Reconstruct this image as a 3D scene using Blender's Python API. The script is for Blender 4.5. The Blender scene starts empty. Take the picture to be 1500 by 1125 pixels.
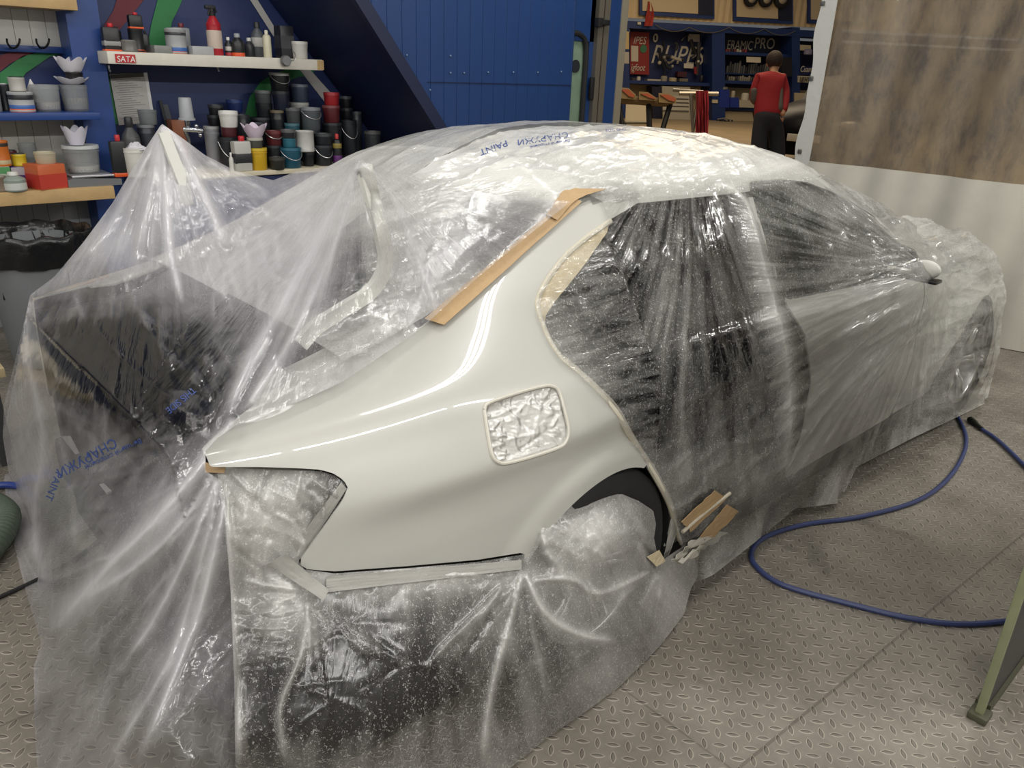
import bpy, bmesh, math, random
import numpy as np
from mathutils import Vector, Matrix
from mathutils.bvhtree import BVHTree

scene = bpy.context.scene
random.seed(7)
RNG = np.random.default_rng(11)

# ---------------------------------------------------------------- camera
CAM = np.array([-1.414, -2.037, 1.626])
YAW, PITCH, ROLL, FPX = 0.8211, -0.3848, 0.0382, 1133.2
def _axes():
    f = np.array([math.cos(PITCH)*math.cos(YAW), math.cos(PITCH)*math.sin(YAW), math.sin(PITCH)])
    r = np.cross(f, [0, 0, 1]); r /= np.linalg.norm(r); u = np.cross(r, f)
    return r*math.cos(ROLL)+u*math.sin(ROLL), -r*math.sin(ROLL)+u*math.cos(ROLL), f
RGT, UPV, FWD = _axes()
cd = bpy.data.cameras.new('camera'); cam = bpy.data.objects.new('camera', cd)
scene.collection.objects.link(cam)
M4 = Matrix.Identity(4)
for i in range(3):
    M4[i][0] = RGT[i]; M4[i][1] = UPV[i]; M4[i][2] = -FWD[i]; M4[i][3] = CAM[i]
cam.matrix_world = M4
cd.sensor_fit = 'HORIZONTAL'; cd.sensor_width = 36.0; cd.lens = FPX/1500*36.0
cd.clip_start = 0.05; cd.clip_end = 200
scene.camera = cam

# ---------------------------------------------------------------- light
w = bpy.data.worlds.new('world'); scene.world = w; w.use_nodes = True
w.node_tree.nodes['Background'].inputs[0].default_value = (0.95, 0.97, 1.0, 1)
w.node_tree.nodes['Background'].inputs[1].default_value = 0.25
def area(name, loc, size, power, color=(1, 1, 1), rot=(0, 0, 0)):
    l = bpy.data.lights.new(name, 'AREA'); l.shape = 'RECTANGLE'; l.size, l.size_y = size
    l.energy = power; l.color = color
    o = bpy.data.objects.new(name, l); o.location = loc; o.rotation_euler = rot
    scene.collection.objects.link(o); return o
WHITE = (1.0, 0.985, 0.95)
for i, (x, y) in enumerate([(-2.2, -1.0), (0.5, -1.0), (3.2, -1.0), (-2.2, 1.9), (0.5, 1.9), (3.2, 1.9)]):
    for k in range(3):
        area('ceiling_tube_light', (x, y+0.09*(k-1), 3.4), (1.5, 0.045), 15, WHITE)
for x in (-3.0, -0.4, 2.2, 3.9):          # added unseen fill lamps, brightening the car's upright side from the ceiling edge
    area('added_edge_fill', (x, -3.7, 3.4), (2.4 if x < 3 else 1.2, 0.10), 85 if x < 2 else 110, WHITE, (math.radians(38), 0, 0))
for y in (-2.4, 0.6):                # more added fill, high along the unseen rear wall
    area('added_edge_fill', (-3.9, y, 3.4), (0.10, 2.4), 70, WHITE, (0, math.radians(-38), 0))
WARM = (1.0, 0.80, 0.55)
area('hall_light', (9.0, 5.0, 5.5), (5, 3), 420, WARM)
area('hall_light', (16.0, 10.0, 5.5), (6, 4), 620, WARM)
scene.view_settings.view_transform = 'Standard'
scene.view_settings.look = 'None'
scene.view_settings.gamma = 1.0
scene.view_settings.use_curve_mapping = False
scene.view_settings.exposure = -1.15
scene.cycles.max_bounces = 10
scene.cycles.transparent_max_bounces = 16
scene.cycles.caustics_reflective = False
scene.cycles.caustics_refractive = False

# ---------------------------------------------------------------- geometry of the view
def ray(x, y): return FWD + RGT*((x-750)/FPX) - UPV*((y-562.5)/FPX)
def proj(X):
    d = np.asarray(X, float)-CAM; z = d@FWD
    return np.stack([750+FPX*(d@RGT)/z, 562.5-FPX*(d@UPV)/z], -1)
def depth(X): return (np.asarray(X, float)-CAM)@FWD
def on_x(x, y, v): d = ray(x, y); return CAM+d*(v-CAM[0])/d[0]
def on_y(x, y, v): d = ray(x, y); return CAM+d*(v-CAM[1])/d[1]
def on_z(x, y, v): d = ray(x, y); return CAM+d*(v-CAM[2])/d[2]
def at_d(x, y, v): return CAM+ray(x, y)*v

# ---------------------------------------------------------------- materials
def lin(h):
    h = h.lstrip('#'); c = [int(h[i:i+2], 16)/255 for i in (0, 2, 4)]
    return tuple(v/12.92 if v <= 0.04045 else ((v+0.055)/1.055)**2.4 for v in c)+(1.0,)
_M = {}
def mat(h, rough=0.5, metal=0.0, coat=0.0, bump=0.0, bscale=30.0, var=0.0, vscale=6.0, emit=0.0, alpha=1.0, spec=0.5):
    key = (h, rough, metal, coat, bump, bscale, var, vscale, emit, alpha, spec)
    if key in _M: return _M[key]
    m = bpy.data.materials.new('surface_'+h.strip('#')); m.use_nodes = True
    nt = m.node_tree; b = nt.nodes['Principled BSDF']
    b.inputs['Base Color'].default_value = lin(h); b.inputs['Roughness'].default_value = rough
    b.inputs['Metallic'].default_value = metal; b.inputs['Coat Weight'].default_value = coat
    b.inputs['Specular IOR Level'].default_value = spec
    b.inputs['Coat Roughness'].default_value = 0.04
    b.inputs['Alpha'].default_value = alpha
    if emit:
        b.inputs['Emission Color'].default_value = lin(h); b.inputs['Emission Strength'].default_value = emit
    tc = nt.nodes.new('ShaderNodeTexCoord')
    if var:
        n = nt.nodes.new('ShaderNodeTexNoise'); n.inputs['Scale'].default_value = vscale
        n.inputs['Detail'].default_value = 6; n.inputs['Roughness'].default_value = 0.65
        nt.links.new(tc.outputs['Object'], n.inputs['Vector'])
        r = nt.nodes.new('ShaderNodeMapRange'); r.inputs['From Min'].default_value = .3; r.inputs['From Max'].default_value = .7
        r.inputs['To Min'].default_value = 1-var; r.inputs['To Max'].default_value = 1+var*0.6
        nt.links.new(n.outputs['Fac'], r.inputs['Value'])
        mx = nt.nodes.new('ShaderNodeVectorMath'); mx.operation = 'SCALE'
        mx.inputs[0].default_value = lin(h)[:3]; nt.links.new(r.outputs['Result'], mx.inputs['Scale'])
        nt.links.new(mx.outputs['Vector'], b.inputs['Base Color'])
    if bump:
        n = nt.nodes.new('ShaderNodeTexNoise'); n.inputs['Scale'].default_value = bscale; n.inputs['Detail'].default_value = 4
        nt.links.new(tc.outputs['Object'], n.inputs['Vector'])
        bp = nt.nodes.new('ShaderNodeBump'); bp.inputs['Strength'].default_value = bump; bp.inputs['Distance'].default_value = 0.02
        nt.links.new(n.outputs['Fac'], bp.inputs['Height']); nt.links.new(bp.outputs['Normal'], b.inputs['Normal'])
    _M[key] = m; return m

def film(name, tint, alpha, var=0.12, speck=0.0, gloss=0.10, rough=0.22, bump=0.35, bscale=9.0, trans=0.5, face=0.3, stretch=(1, 1, 1), spsize=170.0, streak=0.5, salpha=0.16):
    """thin polythene: part clear, part milky, glossy, creased; speckled with dry overspray"""
    m = bpy.data.materials.new(name); m.use_nodes = True; nt = m.node_tree; N = nt.nodes.new; L = nt.links.new
    for n in list(nt.nodes):
        if n.type != 'OUTPUT_MATERIAL': nt.nodes.remove(n)
    out = [n for n in nt.nodes if n.type == 'OUTPUT_MATERIAL'][0]
    tc = N('ShaderNodeTexCoord'); mp = N('ShaderNodeMapping'); mp.inputs['Scale'].default_value = stretch
    L(tc.outputs['Object'], mp.inputs['Vector'])
    n1 = N('ShaderNodeTexNoise'); n1.inputs['Scale'].default_value = bscale; n1.inputs['Detail'].default_value = 5; n1.inputs['Distortion'].default_value = 1.2
    n1.noise_type = 'RIDGED_MULTIFRACTAL'
    L(mp.outputs['Vector'], n1.inputs['Vector'])
    uvn = N('ShaderNodeUVMap'); uvn.uv_map = 'pull'
    n5 = N('ShaderNodeTexNoise'); n5.noise_dimensions = '2D'; n5.inputs['Scale'].default_value = 1.0; n5.inputs['Detail'].default_value = 4; n5.inputs['Roughness'].default_value = .6; n5.inputs['Distortion'].default_value = .25
    L(uvn.outputs['UV'], n5.inputs['Vector'])
    st = N('ShaderNodeMapRange'); L(n5.outputs['Fac'], st.inputs['Value']); st.inputs['From Min'].default_value = .35; st.inputs['From Max'].default_value = .72
    hm = N('ShaderNodeMath'); hm.operation = 'MULTIPLY_ADD'; L(st.outputs['Result'], hm.inputs[0]); hm.inputs[1].default_value = streak*1.6; L(n1.outputs['Fac'], hm.inputs[2])
    bp = N('ShaderNodeBump'); bp.inputs['Strength'].default_value = bump; bp.inputs['Distance'].default_value = 0.012
    L(hm.outputs[0], bp.inputs['Height'])
    n2 = N('ShaderNodeTexNoise'); n2.inputs['Scale'].default_value = 4.5; n2.inputs['Detail'].default_value = 5; n2.inputs['Distortion'].default_value = 0.8
    L(mp.outputs['Vector'], n2.inputs['Vector'])
    r = N('ShaderNodeMapRange'); r.inputs['From Min'].default_value = .3; r.inputs['From Max'].default_value = .7
    r.inputs['To Min'].default_value = alpha-var; r.inputs['To Max'].default_value = alpha+var
    L(n2.outputs['Fac'], r.inputs['Value'])
    lw = N('ShaderNodeLayerWeight'); lw.inputs['Blend'].default_value = 0.35; L(bp.outputs['Normal'], lw.inputs['Normal'])
    a = N('ShaderNodeMath'); a.operation = 'MULTIPLY_ADD'; L(lw.outputs['Facing'], a.inputs[0]); a.inputs[1].default_value = face; L(r.outputs['Result'], a.inputs[2])
    at = N('ShaderNodeAttribute'); at.attribute_name = 'milk'
    am = N('ShaderNodeMath'); am.operation = 'ADD'; L(a.outputs[0], am.inputs[0]); L(at.outputs['Fac'], am.inputs[1])
    sa = N('ShaderNodeMath'); sa.operation = 'MULTIPLY_ADD'; L(st.outputs['Result'], sa.inputs[0]); sa.inputs[1].default_value = salpha; L(am.outputs[0], sa.inputs[2])
    sb = N('ShaderNodeMath'); sb.operation = 'SUBTRACT'; L(sa.outputs[0], sb.inputs[0]); sb.inputs[1].default_value = salpha*.45
    last = sb; a = sb
    if speck:
        v = N('ShaderNodeTexNoise'); v.inputs['Scale'].default_value = spsize; v.inputs['Detail'].default_value = 3; v.inputs['Distortion'].default_value = 1.5
        L(tc.outputs['Object'], v.inputs['Vector'])
        r2 = N('ShaderNodeMapRange'); r2.inputs['From Min'].default_value = .57; r2.inputs['From Max'].default_value = .66
        r2.inputs['To Min'].default_value = 0; r2.inputs['To Max'].default_value = speck
        L(v.outputs['Fac'], r2.inputs['Value'])
        ad = N('ShaderNodeMath'); ad.operation = 'ADD'; L(a.outputs[0], ad.inputs[0]); L(r2.outputs['Result'], ad.inputs[1]); last = ad
    last.use_clamp = True
    tr = N('ShaderNodeBsdfTransparent'); tr.inputs[0].default_value = (.97, .97, .97, 1)
    df = N('ShaderNodeBsdfDiffuse'); df.inputs['Color'].default_value = lin(tint); L(bp.outputs['Normal'], df.inputs['Normal'])
    tl = N('ShaderNodeBsdfTranslucent'); tl.inputs['Color'].default_value = lin(tint); L(bp.outputs['Normal'], tl.inputs['Normal'])
    gl = N('ShaderNodeBsdfGlossy'); gl.inputs['Roughness'].default_value = rough; gl.inputs['Color'].default_value = (1, 1, 1, 1); L(bp.outputs['Normal'], gl.inputs['Normal'])
    m1 = N('ShaderNodeMixShader'); m1.inputs[0].default_value = trans; L(df.outputs[0], m1.inputs[1]); L(tl.outputs[0], m1.inputs[2])
    m2 = N('ShaderNodeMixShader'); L(last.outputs[0], m2.inputs[0]); L(tr.outputs[0], m2.inputs[1]); L(m1.outputs[0], m2.inputs[2])
    fr = N('ShaderNodeFresnel'); fr.inputs['IOR'].default_value = 1.45; L(bp.outputs['Normal'], fr.inputs['Normal'])
    ga = N('ShaderNodeMath'); ga.operation = 'MULTIPLY_ADD'; L(fr.outputs[0], ga.inputs[0]); ga.inputs[1].default_value = 0.6; ga.inputs[2].default_value = gloss; ga.use_clamp = True
    m3 = N('ShaderNodeMixShader'); L(ga.outputs[0], m3.inputs[0]); L(m2.outputs[0], m3.inputs[1]); L(gl.outputs[0], m3.inputs[2])
    L(m3.outputs[0], out.inputs['Surface'])
    return m

# ---------------------------------------------------------------- object helpers
COL = scene.collection
def link(name, me, parent=None):
    o = bpy.data.objects.new(name, me); COL.objects.link(o)
    if parent is not None: o.parent = parent
    return o
def wloc(o):
    v = Vector((0, 0, 0))
    while o is not None: v = v+o.location; o = o.parent
    return v
def tag(o, label=None, cat=None, group=None, kind=None):
    if label: o['label'] = label
    if cat: o['category'] = cat
    if group: o['group'] = group
    if kind: o['kind'] = kind
    return o
def thing(name, label, cat, loc, group=None, rotz=0.0):
    o = bpy.data.objects.new(name, None); COL.objects.link(o); o.location = Vector(loc); o.rotation_euler = (0, 0, rotz)
    o.empty_display_size = 0.05
    return tag(o, label, cat, group)
def mesh(name, V, F, m, parent=None, smooth=True, world=True, mats=None, fm=None, angle=None):
    """one mesh object; V in world coordinates when world, else local to the parent"""
    V = np.asarray(V, float)
    if len(V) and world and parent is not None: V = V-np.array(wloc(parent))
    off = None
    if parent is None and world and len(V):
        off = np.array([V[:, 0].mean(), V[:, 1].mean(), V[:, 2].min()]); V = V-off
    me = bpy.data.meshes.new(name); me.from_pydata(V.tolist(), [], [list(map(int, f)) for f in F])
    if smooth: me.polygons.foreach_set('use_smooth', [True]*len(me.polygons))
    for mm in (mats or [m]): me.materials.append(mm)
    if fm is not None: me.polygons.foreach_set('material_index', list(fm))
    me.update()
    if angle is not None:
        me.set_sharp_from_angle(angle=math.radians(angle))
    o = link(name, me, parent)
    if off is not None: o.location = Vector(off)
    return o
class MB:
    """collects shapes for one mesh"""
    def __init__(s): s.V = []; s.F = []; s.fm = []
    def add(s, V, F, mi=0):
        n = len(s.V); s.V += [tuple(map(float, v)) for v in V]; s.F += [tuple(int(i)+n for i in f) for f in F]; s.fm += [mi]*len(F); return s
    def box(s, lo, hi, mi=0, bev=0.0):
        lo = np.array(lo, float); hi = np.array(hi, float); lo, hi = np.minimum(lo, hi), np.maximum(lo, hi)
        if bev <= 0:
            V = [(x, y, z) for x in (lo[0], hi[0]) for y in (lo[1], hi[1]) for z in (lo[2], hi[2])]
            return s.add(V, [(0, 1, 3, 2), (4, 6, 7, 5), (0, 4, 5, 1), (2, 3, 7, 6), (0, 2, 6, 4), (1, 5, 7, 3)], mi)
        bm = bmesh.new(); bmesh.ops.create_cube(bm, size=1)
        for v in bm.verts: v.co = Vector([(lo[i]+hi[i])/2+v.co[i]*(hi[i]-lo[i]) for i in range(3)])
        bmesh.ops.bevel(bm, geom=bm.edges[:], offset=min(bev, 0.45*float((hi-lo).min())), segments=2, profile=.6, affect='EDGES')
        bm.verts.index_update(); V = [v.co[:] for v in bm.verts]; F = [[v.index for v in f.verts] for f in bm.faces]; bm.free()
        return s.add(V, F, mi)
    def prism(s, pts, ext, mi=0):
        """closed polygon of 3-D points pushed along ext"""
        n = len(pts); A = [np.array(p, float) for p in pts]; B = [p+np.array(ext, float) for p in A]
        F = [tuple(range(n))[::-1], tuple(range(n, 2*n))]+[(i, (i+1) % n, n+(i+1) % n, n+i) for i in range(n)]
        return s.add(A+B, F, mi)
    def lathe(s, prof, c=(0, 0, 0), n=24, mi=0, axis='z', cap=True):
        V = []; F = []
        for r, z in prof:
            for k in range(n):
                a = 2*math.pi*k/n; p = (r*math.cos(a), r*math.sin(a), z)
                if axis == 'y': p = (p[0], p[2], p[1])
                if axis == 'x': p = (p[2], p[0], p[1])
                V.append((p[0]+c[0], p[1]+c[1], p[2]+c[2]))
        for i in range(len(prof)-1):
            for k in range(n): F.append((i*n+k, i*n+(k+1) % n, (i+1)*n+(k+1) % n, (i+1)*n+k))
        if cap:
            F.append(tuple(range(n))[::-1]); F.append(tuple(range((len(prof)-1)*n, len(prof)*n)))
        return s.add(V, F, mi)
    def tube(s, pts, r, n=8, mi=0, closed=False):
        P = [np.array(p, float) for p in pts]; R = r if hasattr(r, '__len__') else [r]*len(P)
        V = []; F = []; t0 = None; up = np.array([0, 0, 1.0])
        for i, p in enumerate(P):
            a = P[max(i-1, 0)]; b = P[min(i+1, len(P)-1)]; t = b-a; t /= (np.linalg.norm(t)+1e-12)
            if t0 is None:
                up = np.array([0, 0, 1.0]) if abs(t[2]) < .9 else np.array([1.0, 0, 0])
            u = up-t*(up@t); u /= (np.linalg.norm(u)+1e-12); up = u; v = np.cross(t, u); t0 = t
            for k in range(n):
                an = 2*math.pi*k/n; V.append(p+R[i]*(math.cos(an)*u+math.sin(an)*v))
        for i in range(len(P)-1):
            for k in range(n): F.append((i*n+k, i*n+(k+1) % n, (i+1)*n+(k+1) % n, (i+1)*n+k))
        F.append(tuple(range(n))[::-1]); F.append(tuple(range((len(P)-1)*n, len(P)*n)))
        return s.add(V, F, mi)
    def ball(s, c, r, n=16, m=10, mi=0):
        r = np.array([r]*3 if not hasattr(r, '__len__') else r, float); V = []; F = []
        for i in range(m+1):
            th = math.pi*i/m
            for k in range(n):
                ph = 2*math.pi*k/n; V.append((c[0]+r[0]*math.sin(th)*math.cos(ph), c[1]+r[1]*math.sin(th)*math.sin(ph), c[2]+r[2]*math.cos(th)))
        for i in range(m):
            for k in range(n): F.append((i*n+k, (i+1)*n+k, (i+1)*n+(k+1) % n, i*n+(k+1) % n))
        return s.add(V, F, mi)
    def build(s, name, m, parent=None, world=True, smooth=True, angle=35):
        mats = m if isinstance(m, list) else [m]
        return mesh(name, s.V, s.F, None, parent, smooth, world, mats, s.fm, angle if smooth else None)
def spline(pts, n=10):
    P = [np.array(p, float) for p in pts]; out = []
    Q = [2*P[0]-P[1]]+P+[2*P[-1]-P[-2]]
    for i in range(1, len(Q)-2):
        for k in range(n):
            t = k/n; a, b, c, d = Q[i-1:i+3]
            out.append(.5*((2*b)+(-a+c)*t+(2*a-5*b+4*c-d)*t*t+(-a+3*b-3*c+d)*t**3))
    out.append(P[-1]); return out

# ---------------------------------------------------------------- surface helpers
def sdf_poly(P, poly):
    """signed distance to a polygon, positive inside"""
    P = np.asarray(P, float); Q = np.asarray(poly, float); d = np.full(len(P), 1e18); ins = np.zeros(len(P), bool)
    for i in range(len(Q)):
        a = Q[i]; b = Q[(i+1) % len(Q)]; e = b-a; w_ = P-a
        t = np.clip((w_@e)/(e@e+1e-12), 0, 1); q = w_-t[:, None]*e; d = np.minimum(d, (q**2).sum(1))
        c = ((a[1] <= P[:, 1]) != (b[1] <= P[:, 1]))
        with np.errstate(divide='ignore', invalid='ignore'):
            xi = a[0]+(P[:, 1]-a[1])*(b[0]-a[0])/(b[1]-a[1] if abs(b[1]-a[1]) > 1e-12 else 1e-12)
        ins ^= c & (P[:, 0] < xi)
    d = np.sqrt(d); return np.where(ins, d, -d)
def clip_mesh(V, F, val):
    """keep the part of a mesh where val > 0, cutting faces cleanly along val = 0"""
    V = [tuple(v) for v in V]; val = list(map(float, val)); out = []; cache = {}
    def cut(i, j):
        k = (min(i, j), max(i, j))
        if k not in cache:
            a, b = k; t = val[a]/(val[a]-val[b]); V.append(tuple(V[a][q]+t*(V[b][q]-V[a][q]) for q in range(3))); cache[k] = len(V)-1
        return cache[k]
    for f in F:
        s = [val[i] > 0 for i in f]
        if all(s): out.append(tuple(f)); continue
        if not any(s): continue
        g = []
        for q in range(len(f)):
            i, j = f[q], f[(q+1) % len(f)]
            if val[i] > 0: g.append(i)
            if (val[i] > 0) != (val[j] > 0): g.append(cut(i, j))
        if len(g) >= 3: out.append(tuple(g))
    used = sorted({i for f in out for i in f}); mp = {o: n for n, o in enumerate(used)}
    return np.array([V[i] for i in used]), [tuple(mp[i] for i in f) for f in out]
def vnoise(P, seed=0):
    """smooth value noise on 2-D points"""
    P = np.asarray(P, float); i = np.floor(P).astype(int); f = P-i; f = f*f*f*(f*(f*6-15)+10)
    def h(a, b):
        n = (a*374761393+b*668265263+seed*1442695041) & 0x7fffffff
        n = ((n ^ (n >> 13))*1274126177) & 0x7fffffff
        return ((n ^ (n >> 16)) & 0xffff)/65535.0*2-1
    x0, y0 = i[:, 0], i[:, 1]
    a = h(x0, y0)*(1-f[:, 0])+h(x0+1, y0)*f[:, 0]; b = h(x0, y0+1)*(1-f[:, 0])+h(x0+1, y0+1)*f[:, 0]
    return a*(1-f[:, 1])+b*f[:, 1]
def fbm(P, octv=4, seed=0, ridged=False):
    s = 0; a = 1.0; t = 0
    for o in range(octv):
        n = vnoise(P*2**o+o*17.3, seed+o*7)
        if ridged: n = 1-2*np.abs(n)
        s = s+a*n; t += a; a *= .5
    return s/t
def creases(P, segs):
    """height of a set of creases (x0,y0,x1,y1,width,height) at 2-D points"""
    h = np.zeros(len(P))
    for sg in segs:
        if isinstance(sg, dict):          # one long ridge along a smooth line
            S = np.array(spline([(*p, 0) for p in sg['pts']], 6))[:, :2]; n = len(S)-1; best = np.full(len(P), 1e9); tb = np.zeros(len(P))
            lo = S.min(0)-5*sg['w']; hi = S.max(0)+5*sg['w']; m = ((P > lo) & (P < hi)).all(1)
            if not m.any(): continue
            Q = P[m]; bq_ = np.full(len(Q), 1e9); tq = np.zeros(len(Q))
            for i in range(n):
                e = S[i+1]-S[i]; t = np.clip(((Q-S[i])@e)/(e@e+1e-9), 0, 1); d = np.hypot(*(Q-S[i]-t[:, None]*e).T); k = d < bq_; bq_[k] = d[k]; tq[k] = (i+t[k])/n
            wv = sg['w']*(.35+.65*np.minimum(1, tq*2.5)); h[m] += sg['h']*np.clip((1-tq)*8, 0, 1)*np.clip(tq*30, 0, 1)*np.exp(-(bq_/wv)**1.1); continue
        x0, y0, x1, y1, wd, ht = sg
        a = np.array([x0, y0]); e = np.array([x1-x0, y1-y0]); L = math.hypot(*e)+1e-9
        w_ = P-a; t = (w_@e)/(L*L); d = np.abs(w_[:, 0]*e[1]-w_[:, 1]*e[0])/L
        m = (t > -.05) & (t < 1.05) & (d < 4*wd)
        if not m.any(): continue
        tt = np.clip(t[m], 0, 1); tap = np.clip(np.minimum(tt, 1-tt)*6, 0, 1)**.7
        h[m] += ht*tap*np.exp(-(d[m]/wd)**1.05)
    return h
def polyridge(pts, wd, ht):
    return [dict(pts=pts, w=wd, h=ht)]
def tps(ctrl, vals, lam=1e-4):
    X = np.asarray(ctrl, float)/100.; n = len(X)
    def U(r2): return np.where(r2 > 1e-12, .5*r2*np.log(np.maximum(r2, 1e-12)), 0)
    K = U(((X[:, None]-X[None])**2).sum(-1))+lam*np.eye(n); Pm = np.c_[np.ones(n), X]
    A = np.block([[K, Pm], [Pm.T, np.zeros((3, 3))]]); s = np.linalg.solve(A, np.r_[vals, 0, 0, 0])
    def f(Q):
        Q = np.asarray(Q, float)/100.; return U(((Q[:, None]-X[None])**2).sum(-1))@s[:n]+np.c_[np.ones(len(Q)), Q]@s[n:]
    return f
# ================================================================ CAR BODY SURFACE
XS = np.array([-1.0, -.94, -.7, -.38, -.1, .16, .5, .88, 1.3, 1.7, 2.0, 2.15, 2.6, 3.2, 3.5, 3.62])
TY = np.array([
 [.70,.74,.80,.84,.845,.84,.84,.84,.84,.84,.84,.84,.82,.76,.62,.45],
 [.71,.75,.83,.87,.875,.87,.87,.87,.87,.87,.87,.87,.865,.80,.66,.50],
 [.70,.745,.84,.89,.905,.895,.885,.885,.885,.885,.89,.895,.905,.84,.68,.50],
 [.685,.73,.838,.885,.905,.89,.875,.875,.875,.875,.88,.89,.905,.83,.66,.48],
 [.672,.715,.828,.882,.898,.888,.882,.882,.882,.88,.88,.885,.88,.80,.62,.44],
 [.66,.695,.785,.84,.858,.86,.86,.86,.86,.86,.86,.865,.86,.77,.58,.40],
 [.645,.67,.745,.795,.80,.80,.80,.80,.805,.81,.82,.83,.83,.73,.54,.36],
 [.63,.64,.69,.71,.70,.70,.70,.70,.705,.73,.78,.80,.75,.66,.48,.30],
 [.61,.615,.63,.62,.60,.565,.585,.61,.605,.66,.73,.77,.68,.60,.42,.25],
 [.55,.56,.56,.55,.53,.49,.50,.50,.50,.54,.60,.65,.55,.48,.34,.20],
 [.30,.30,.30,.29,.27,.26,.27,.27,.27,.29,.31,.33,.28,.25,.18,.10],
 [0]*16])
TZ = np.array([
 [.15]*16, [.32]*16, [.52]*15+[.50],
 [.68,.68,.68,.68,.68,.68,.68,.68,.68,.68,.68,.68,.65,.62,.56,.53],
 [.80,.80,.80,.80,.80,.79,.79,.79,.79,.79,.79,.78,.74,.68,.60,.555],
 [.87,.875,.885,.90,.905,.905,.90,.895,.885,.88,.87,.86,.81,.73,.64,.58],
 [.905,.915,.94,.965,.975,.975,.965,.955,.945,.93,.92,.915,.86,.77,.665,.60],
 [.915,.925,.96,1.02,1.08,1.13,1.16,1.16,1.14,1.07,.98,.94,.885,.79,.68,.61],
 [.92,.93,.97,1.06,1.17,1.285,1.335,1.335,1.31,1.19,1.03,.955,.90,.80,.69,.615],
 [.925,.935,.98,1.075,1.205,1.325,1.385,1.39,1.36,1.22,1.05,.965,.915,.81,.695,.62],
 [.93,.94,.99,1.085,1.222,1.35,1.42,1.425,1.395,1.25,1.07,.975,.925,.82,.70,.62],
 [.93,.94,.99,1.09,1.228,1.36,1.43,1.435,1.405,1.26,1.08,.98,.93,.825,.70,.62]])
def pchip(x, X, Y):
    h = np.diff(X); d = np.diff(Y)/h; m = np.zeros(len(X)); m[0] = d[0]; m[-1] = d[-1]
    for i in range(1, len(X)-1):
        if d[i-1]*d[i] > 0:
            w1 = 2*h[i]+h[i-1]; w2 = h[i]+2*h[i-1]; m[i] = (w1+w2)/(w1/d[i-1]+w2/d[i])
    k = np.clip(np.searchsorted(X, x)-1, 0, len(X)-2); t = (x-X[k])/h[k]
    return (1+2*t)*(1-t)**2*Y[k]+t*(1-t)**2*h[k]*m[k]+t*t*(3-2*t)*Y[k+1]+t*t*(t-1)*h[k]*m[k+1]
def section_grid(xs, ns=9, ty=TY, tz=TZ):
    Y = np.stack([pchip(xs, XS, r) for r in ty], 1); Z = np.stack([pchip(xs, XS, r) for r in tz], 1)
    n = Y.shape[1]; out = []
    def ext(A): return np.concatenate([2*A[:, :1]-A[:, 1:2], A, A[:, -1:]*0+(A[:, -2:-1] if A is Z else -A[:, -2:-1])], 1)
    Ye, Ze = ext(Y), ext(Z); cols = []
    for i in range(n-1):
        for k in range(ns):
            t = k/ns; c = [.5*(-t+2*t*t-t**3), .5*(2-5*t*t+3*t**3), .5*(t+4*t*t-3*t**3), .5*(-t*t+t**3)]
            cols.append((sum(c[q]*Ye[:, i+q] for q in range(4)), sum(c[q]*Ze[:, i+q] for q in range(4))))
    cols.append((Y[:, -1], Z[:, -1]))
    G = np.zeros((len(xs), len(cols), 3)); G[:, :, 0] = xs[:, None]
    for j, (y, z) in enumerate(cols): G[:, j, 1] = -np.maximum(y, 0); G[:, j, 2] = z
    return G
def grid_faces(n, m):
    return [(i*m+j, (i+1)*m+j, (i+1)*m+j+1, i*m+j+1) for i in range(n-1) for j in range(m-1)]
def grid_normals(G):
    du = np.gradient(G, axis=0); dv = np.gradient(G, axis=1); n = np.cross(du, dv)
    return n/(np.linalg.norm(n, axis=-1, keepdims=True)+1e-9)
CX = np.concatenate([np.arange(-1.0, .7, .0125), np.arange(.7, 3.621, .02)])
GR = section_grid(CX, 9)
def pressings(G):
    """shoulder crease and flared lip round the rear wheel"""
    x, z = G[:, :, 0], G[:, :, 2]; side = np.clip((np.abs(G[:, :, 1])-.62)/.08, 0, 1)*np.clip((.55-x)/.2, 0, 1)
    dz = z-(.80+.035*(x+.7)); fade = np.clip((x+.80)/.25, 0, 1)*np.clip((.98-z)/.06, 0, 1)
    q = np.clip(-dz/.075, 0, 1); prof = np.where(dz > 0, .011*np.exp(-(dz/.075)**1.3), .011*(1-q*q*(3-2*q))-.006*np.sin(np.clip(-dz/.16, 0, 1)*math.pi)**2)
    r = np.hypot(x, z-.305)
    lip = .010*np.clip(1-(r-.395)/.035, 0, 1)**.8*(r < .45)*(z < .80)
    G[:, :, 1] -= side*(fade*prof+lip)
    return G
GR = pressings(GR); NRM = grid_normals(GR)
if NRM[100, 30, 1] > 0: NRM = -NRM
GF = grid_faces(*GR.shape[:2])
FLIP = NRM is not None
BV = GR.reshape(-1, 3); BP = proj(BV)
_left = BV*[1, -1, 1]
BODY = BVHTree.FromPolygons(np.concatenate([BV, _left]).tolist(), GF+[tuple(i+len(BV) for i in f) for f in GF])
def onbody(px, py, off=0.0):
    """point of the car's skin seen at a spot of the picture, moved off outward"""
    h = BODY.ray_cast(Vector(CAM), Vector(ray(px, py)).normalized())
    if h[0] is None:
        return on_y(px, py, -.86-off)
    n = np.array(h[1]); p = np.array(h[0]); d = CAM-p
    if n@d < 0: n = -n
    return p+n*off

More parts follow.
